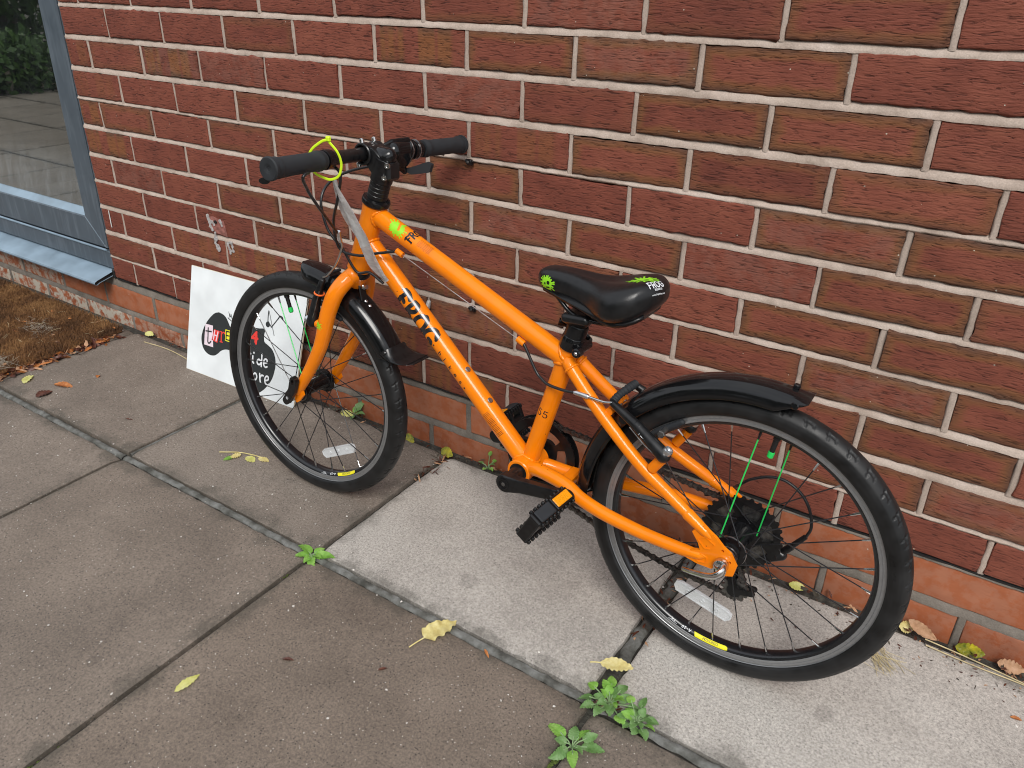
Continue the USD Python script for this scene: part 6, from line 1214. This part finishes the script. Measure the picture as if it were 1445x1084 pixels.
fallen('mottled green and yellow leaf standing against the wall at right', (2.1400, -.0140, GZ), math.radians(10), .046, .026, GY, seed=11, pitch=-.05, roll=1.15, fold=.1)
fallen('crinkled buff brown leaf against the wall at the right edge', (2.2020, -.0130, GZ), math.radians(2), .040, .026, BUFF, seed=12, roll=1.05, serr=.25, fold=.25)
fallen('orange brown dead leaf at the wall just behind the rear tyre', (2.0640, -.0140, GZ + .018), math.radians(-8), .052, .022, BUFF, seed=13, roll=1.2, pitch=-.34)
fallen('cream yellow dead leaf tucked behind the rear tyre at the wall', (2.0520, -.0160, GZ), math.radians(12), .026, .022, PALE, seed=14, roll=1.1)
fallen('bright yellow leaf at the wall foot left of the cranks', (1.0560, -.0220, GZ), math.radians(-14), .040, .026, GY, seed=15, roll=.8, fold=.1)
fallen('yellow leaf at the wall foot beside the front tyre', (.9450, -.0220, GZ), math.radians(-20), .040, .022, GY, seed=16, roll=.7)
fallen('yellow green leaf lying beside the weed behind the front wheel', (.7380, -.0300, GZ), math.radians(8), .040, .024, LIMEY, seed=17, roll=.3)
fallen('pale green leaf at the wall foot behind the rear sprockets', (1.8640, -.0200, GZ), math.radians(8), .032, .017, LIMEY, seed=18, roll=.5)
fallen('lime leaf at the wall foot by the corner of the door mat', (-.0960, -.0180, GZ), math.radians(6), .034, .022, LIMEY, seed=19, roll=.4)
sprig = thing('leaf_sprig', 'pale stalk with three yellow green leaves left of the front tyre', 'leaf', loc=(.7000, -.3050, GZ - .001))
obj('stalk', tube(spline([V(-.060, -.018, .002), V(-.020, .004, .004), V(.010, .014, .004), V(.045, .022, .003)], 5), .0011, 7), PALE, sprig)
for yw, o, L, W, m_, s in ((-.1, (.008, .004, .002), .030, .022, LIMEY, 1), (.15, (.034, .016, .002), .030, .018, PALE, 2), (-1.9, (-.012, .004, .002), .026, .020, PALE, 3), (-2.0, (-.018, -.012, .001), .024, .016, GREEN2, 4)):
    obj('leaf', put_mesh(leaf(L, W, .1, .1, 0, .08, 6, .85, .08, 40 + s), o, yw), m_, sprig, smooth=60)
for (x, y, yw, L, W), lb in zip(((1.2278, -.6631, .5, .020, .007), (1.3714, -.5937, .9, .016, .006), (1.4875, -.4620, -.6, .020, .005), (2.2267, -.1229, .2, .016, .008), (.3240, -.3560, .3, .024, .005), (.9000, -.2800, .2, .030, .008)),
        ('russet scrap of leaf on the dark paving below the pedal', 'curled dark scrap of leaf left of the large yellow leaf', 'thin russet scrap lying in the joint beside the grey slab', 'brown scrap of leaf alone on the grey slab at right', 'thin dark scrap of leaf on the paving below the sign board', 'brown curled leaf on the paving seen through the front wheel')):
    fallen(lb, (x, y, GZ - .001), yw, L, W, BROWN if 'dark' in lb else TAN, seed=int(x * 1000) % 997, fold=.5)
# dry grass
STRAW = plain('dry_straw', (.52, .43, .24), .7, var=.25)
st_ = thing('straw', 'two long pale straws along the wall foot at the right', 'straw')
obj('stem', tube(spline([V(2.0950, -.0260, .0085), V(2.160, -.0300, .0080), V(2.2500, -.0400, .0075), V(2.40, -.062, .0075)], 5), .0011, 6), STRAW, st_)
obj('stem', tube(spline([V(2.0980, -.0400, .0085), V(2.170, -.0440, .0085), V(2.2500, -.0430, .0080), V(2.36, -.052, .0075)], 5), .0010, 6), STRAW, st_)
st_ = thing('straw', 'single pale straw between the mat corner and sign board', 'straw')
obj('stem', tube(spline([V(-.040, -.060, .0085), V(.060, -.052, .0090), V(.160, -.060, .0080), V(.235, -.075, .0075)], 5), .0012, 6), STRAW, st_)
q = np.random.default_rng(5); mb = MB()
for k in range(46):
    o = V(2.0280, -.1000, .0075) + q.normal(0, 1, 3) * V(.010, .012, .0008); d = unit(V(.60 + q.normal(0, .25), -.55 + q.normal(0, .25), q.normal(0, .05))); L = q.uniform(.015, .060)
    mb.add(tube(spline([o, o + d * L * .5 + V(*q.normal(0, .002, 2), .001), o + d * L], 3), .0004, 4, caps=False))
tag(obj('dry_grass', mb, STRAW, smooth=False), 'tuft of dry grass on the grey slab by the rear tyre', 'grass', kind='stuff')
# litter along the mat, crumbs along the wall foot, grit
def scatter(name, label, cat, spots, m_list, seed):
    q = np.random.default_rng(seed); out = []
    for mi, m_ in enumerate(m_list):
        mb = MB()
        for (x, y, z, L, W) in spots[mi::len(m_list)]:
            mb.add(put_mesh(leaf(L, W, .4, q.uniform(-.3, .5), q.normal(0, .6), .12, 5, .9, .05, int(q.integers(1e6)), na=8, nc=2), (x, y, z), q.uniform(0, 6.3), q.normal(0, .25), q.normal(0, .6)))
        out.append((mb, m_))
    return out
q = np.random.default_rng(8)
sp1 = [(-.152 + abs(q.normal(0, .018)) - .006, q.uniform(-.54, -.075), .008 + .004 * q.random(), q.uniform(.012, .040), q.uniform(.006, .014)) for _ in range(230)]
sp1 += [(q.uniform(-.55, -.17), q.uniform(-.50, -.06), .026, q.uniform(.006, .022), q.uniform(.002, .008)) for _ in range(46)]
t = thing('leaf_litter', 'dark leaf litter along the right edge of the door mat', 'leaf litter', kind='stuff')
for k, (mb, m_) in enumerate(scatter('litter', '', '', sp1, [BROWN, BROWN, BUFF, TAN], 4)): obj(('dark_leaves', 'brown_leaves', 'buff_leaves', 'orange_leaves')[k], mb, m_, t, smooth=60)
sp2 = [(q.uniform(-.1, 2.6), -.012 - abs(q.normal(0, .009)), .004 + .004 * q.random(), q.uniform(.006, .020), q.uniform(.003, .007)) for _ in range(260)]
sp2 += [(1.0785 + q.normal(0, .012), q.uniform(-.16, -.03), .004, q.uniform(.010, .028), .004) for _ in range(40)] + [(1.690 + q.normal(0, .010), q.uniform(-.30, -.03), .003, q.uniform(.008, .022), .004) for _ in range(60)]
sp2 += [(q.uniform(1.74, 2.25), -.03 - abs(q.normal(0, .035)), .0062, q.uniform(.004, .010), .0025) for _ in range(110)] + [(1.705 + q.normal(0, .02), -.447 + q.normal(0, .012), .006, q.uniform(.008, .022), .004) for _ in range(26)]
t = thing('wall_foot_debris', 'crumbs of dead leaf and bark along the foot of the wall', 'debris', kind='stuff')
for k, (mb, m_) in enumerate(scatter('crumbs', '', '', sp2, [BROWN, BROWN, SOIL, BUFF], 6)): obj(('dark_crumbs', 'brown_crumbs', 'soil_crumbs', 'buff_crumbs')[k], mb, m_, t, smooth=60)
GRIT = plain('pale_grit', (.55, .52, .48), .8, var=.3); mb = MB(); ico = trimesh.creation.icosphere(subdivisions=0)
for _ in range(520):
    x, y = q.uniform(-.2, 2.3), q.uniform(-1.05, -.03); s = .0009 + .0013 * q.random() ** 2
    if x > 1.09 and y > -.45 and q.random() < .6: continue
    mb.add((np.array(ico.vertices) * s * (1 + .35 * q.standard_normal((len(ico.vertices), 1))) * V(1, 1, .5) + V(x, y, .0065), ico.faces))
tag(obj('grit', mb, GRIT, smooth=False), 'pale specks of grit lying over the paving', 'grit', kind='stuff')
# cable clips left in the wall
def clip(label, c, kind=0):
    t = thing('cable_clip', label, 'cable clip', loc=c)
    obj('saddle', hull(*[ball(p, .0042, 1) for p in (V(-.004, -.004, -.003), V(.004, -.004, -.003), V(-.004, -.0085, .002), V(.004, -.0085, .002), V(0, .002, 0))]), PLAST, t, smooth=40)
    obj('nail', disc(V(.001, -.0125, .001), (.1, -1, .3), .0026, .002, 12, .0006), STEEL, t)
clip('small black cable clip on the wall beside the right handlebar grip', (1.1315, -.001, .6815)); clip('small black cable clip on the wall just under the top tube', (1.1365, -.001, .3775))
t = thing('wall_plug', 'grey plug stub in the wall above the brush lettering', 'wall plug', loc=(1.0165, -.001, .3560))
obj('stub', capsule_hull([V(0, -.002, .008), V(0, -.008, .000), V(0, -.004, -.004)], [.0046, .0040, .0038]), GLUE, t, smooth=50); obj('hook', capsule_hull([V(.001, -.004, -.010), V(.002, -.006, -.017)], [.0042, .0034]), PLAST, t, smooth=50)

# ------------------------------------------------------------------ garden across the patio, seen only as a reflection in the window; then an unseen hedge
WOOD = plain('weathered_sleeper', (.15, .125, .095), .9, var=.3, scale=6, bump=.6, bscale=40)
HEDGE = leaf_mat('hedge_leaf', (.018, .045, .010), (.045, .095, .018), (.09, .16, .03), .25)
sl = thing('timber_edging', 'weathered timber sleepers edging the garden bed across the patio', 'edging')
for y0, y1 in ((-6.4, -4.0), (-3.98, -1.6), (-1.58, .4)): obj('sleeper', rbox((.12, y1 - y0, .20), (-6.25, (y0 + y1) / 2, .06), .01), WOOD, sl)
def bush(name, label, c, r, n, seed, Ls=(.05, .11)):
    q = np.random.default_rng(seed); t = thing(name, label, 'shrub', loc=c)
    d = q.normal(0, 1, (n, 3)); d /= np.linalg.norm(d, axis=1, keepdims=True); rad = q.random(n) ** .35; lump = .65 + .6 * meshkit.noise(d * 2.2 + seed, 3); p = d * (rad * lump)[:, None] * np.asarray(r) + V(0, 0, r[2] * .85)
    L = q.uniform(*Ls, n); a = unit(q.normal(0, 1, 3)); e1 = q.normal(0, 1, (n, 3)); e1 /= np.linalg.norm(e1, axis=1, keepdims=True); e2 = np.cross(e1, q.normal(0, 1, (n, 3))); e2 /= np.linalg.norm(e2, axis=1, keepdims=True)
    v = np.stack([p, p + e1 * L[:, None] * .5 + e2 * L[:, None] * .28, p + e1 * L[:, None], p + e1 * L[:, None] * .5 - e2 * L[:, None] * .28], 1).reshape(-1, 3); k = np.arange(n) * 4
    obj('foliage', (v, np.stack([k, k + 1, k + 2, k + 3], 1)), HEDGE, t, smooth=False)
    for s in range(4): obj('stem', tube(spline([V(0, 0, -.1), V(*q.normal(0, .12, 2), r[2] * .5), V(*q.normal(0, .3, 2) * r[0], r[2] * 1.2)], 4), [.03] * 9, 6), WOOD, t)
for k, (lb, c, r, n) in enumerate((('low bushy plant growing over the patio edge before the sleepers', (-5.9, -2.4, .0), (.38, .75, .28), 2600), ('wide dark shrub behind the timber edging', (-7.4, -1.4, .1), (1.0, 1.3, 1.1), 6500), ('tall dark shrub in the middle of the far garden bed', (-8.2, -3.6, .1), (1.4, 1.6, 2.0), 8500), ('tall shrub at the far end of the garden bed', (-8.0, -6.4, .1), (1.4, 1.6, 1.7), 7000), ('round shrub near the house in the garden bed', (-7.6, .7, .1), (.9, 1.0, 1.3), 5000))):
    bush('garden_shrub', lb, c, r, n, 60 + k, (.05, .12) if k == 0 else (.10, .2))

for k, (x, y, r) in enumerate(((-4.6, -8.2, (1.7, 1.2, 2.3)), (-1.6, -8.6, (1.8, 1.3, 2.7)), (1.4, -8.3, (1.7, 1.2, 2.4)), (4.3, -8.6, (1.8, 1.3, 2.6)))):  # hedge row out of view behind the camera, placed to block low sky light
    bush('unseen_hedge_shrub', ('unseen dark hedge shrub nearest the garden bed blocking low sky light', 'unseen tall hedge shrub straight across from the window blocking low sky light', 'unseen hedge shrub behind the camera blocking low sky light', 'unseen hedge shrub at the right end of the row blocking low sky light')[k], (x, y, .0), r, 5200, 80 + k, (.16, .30))
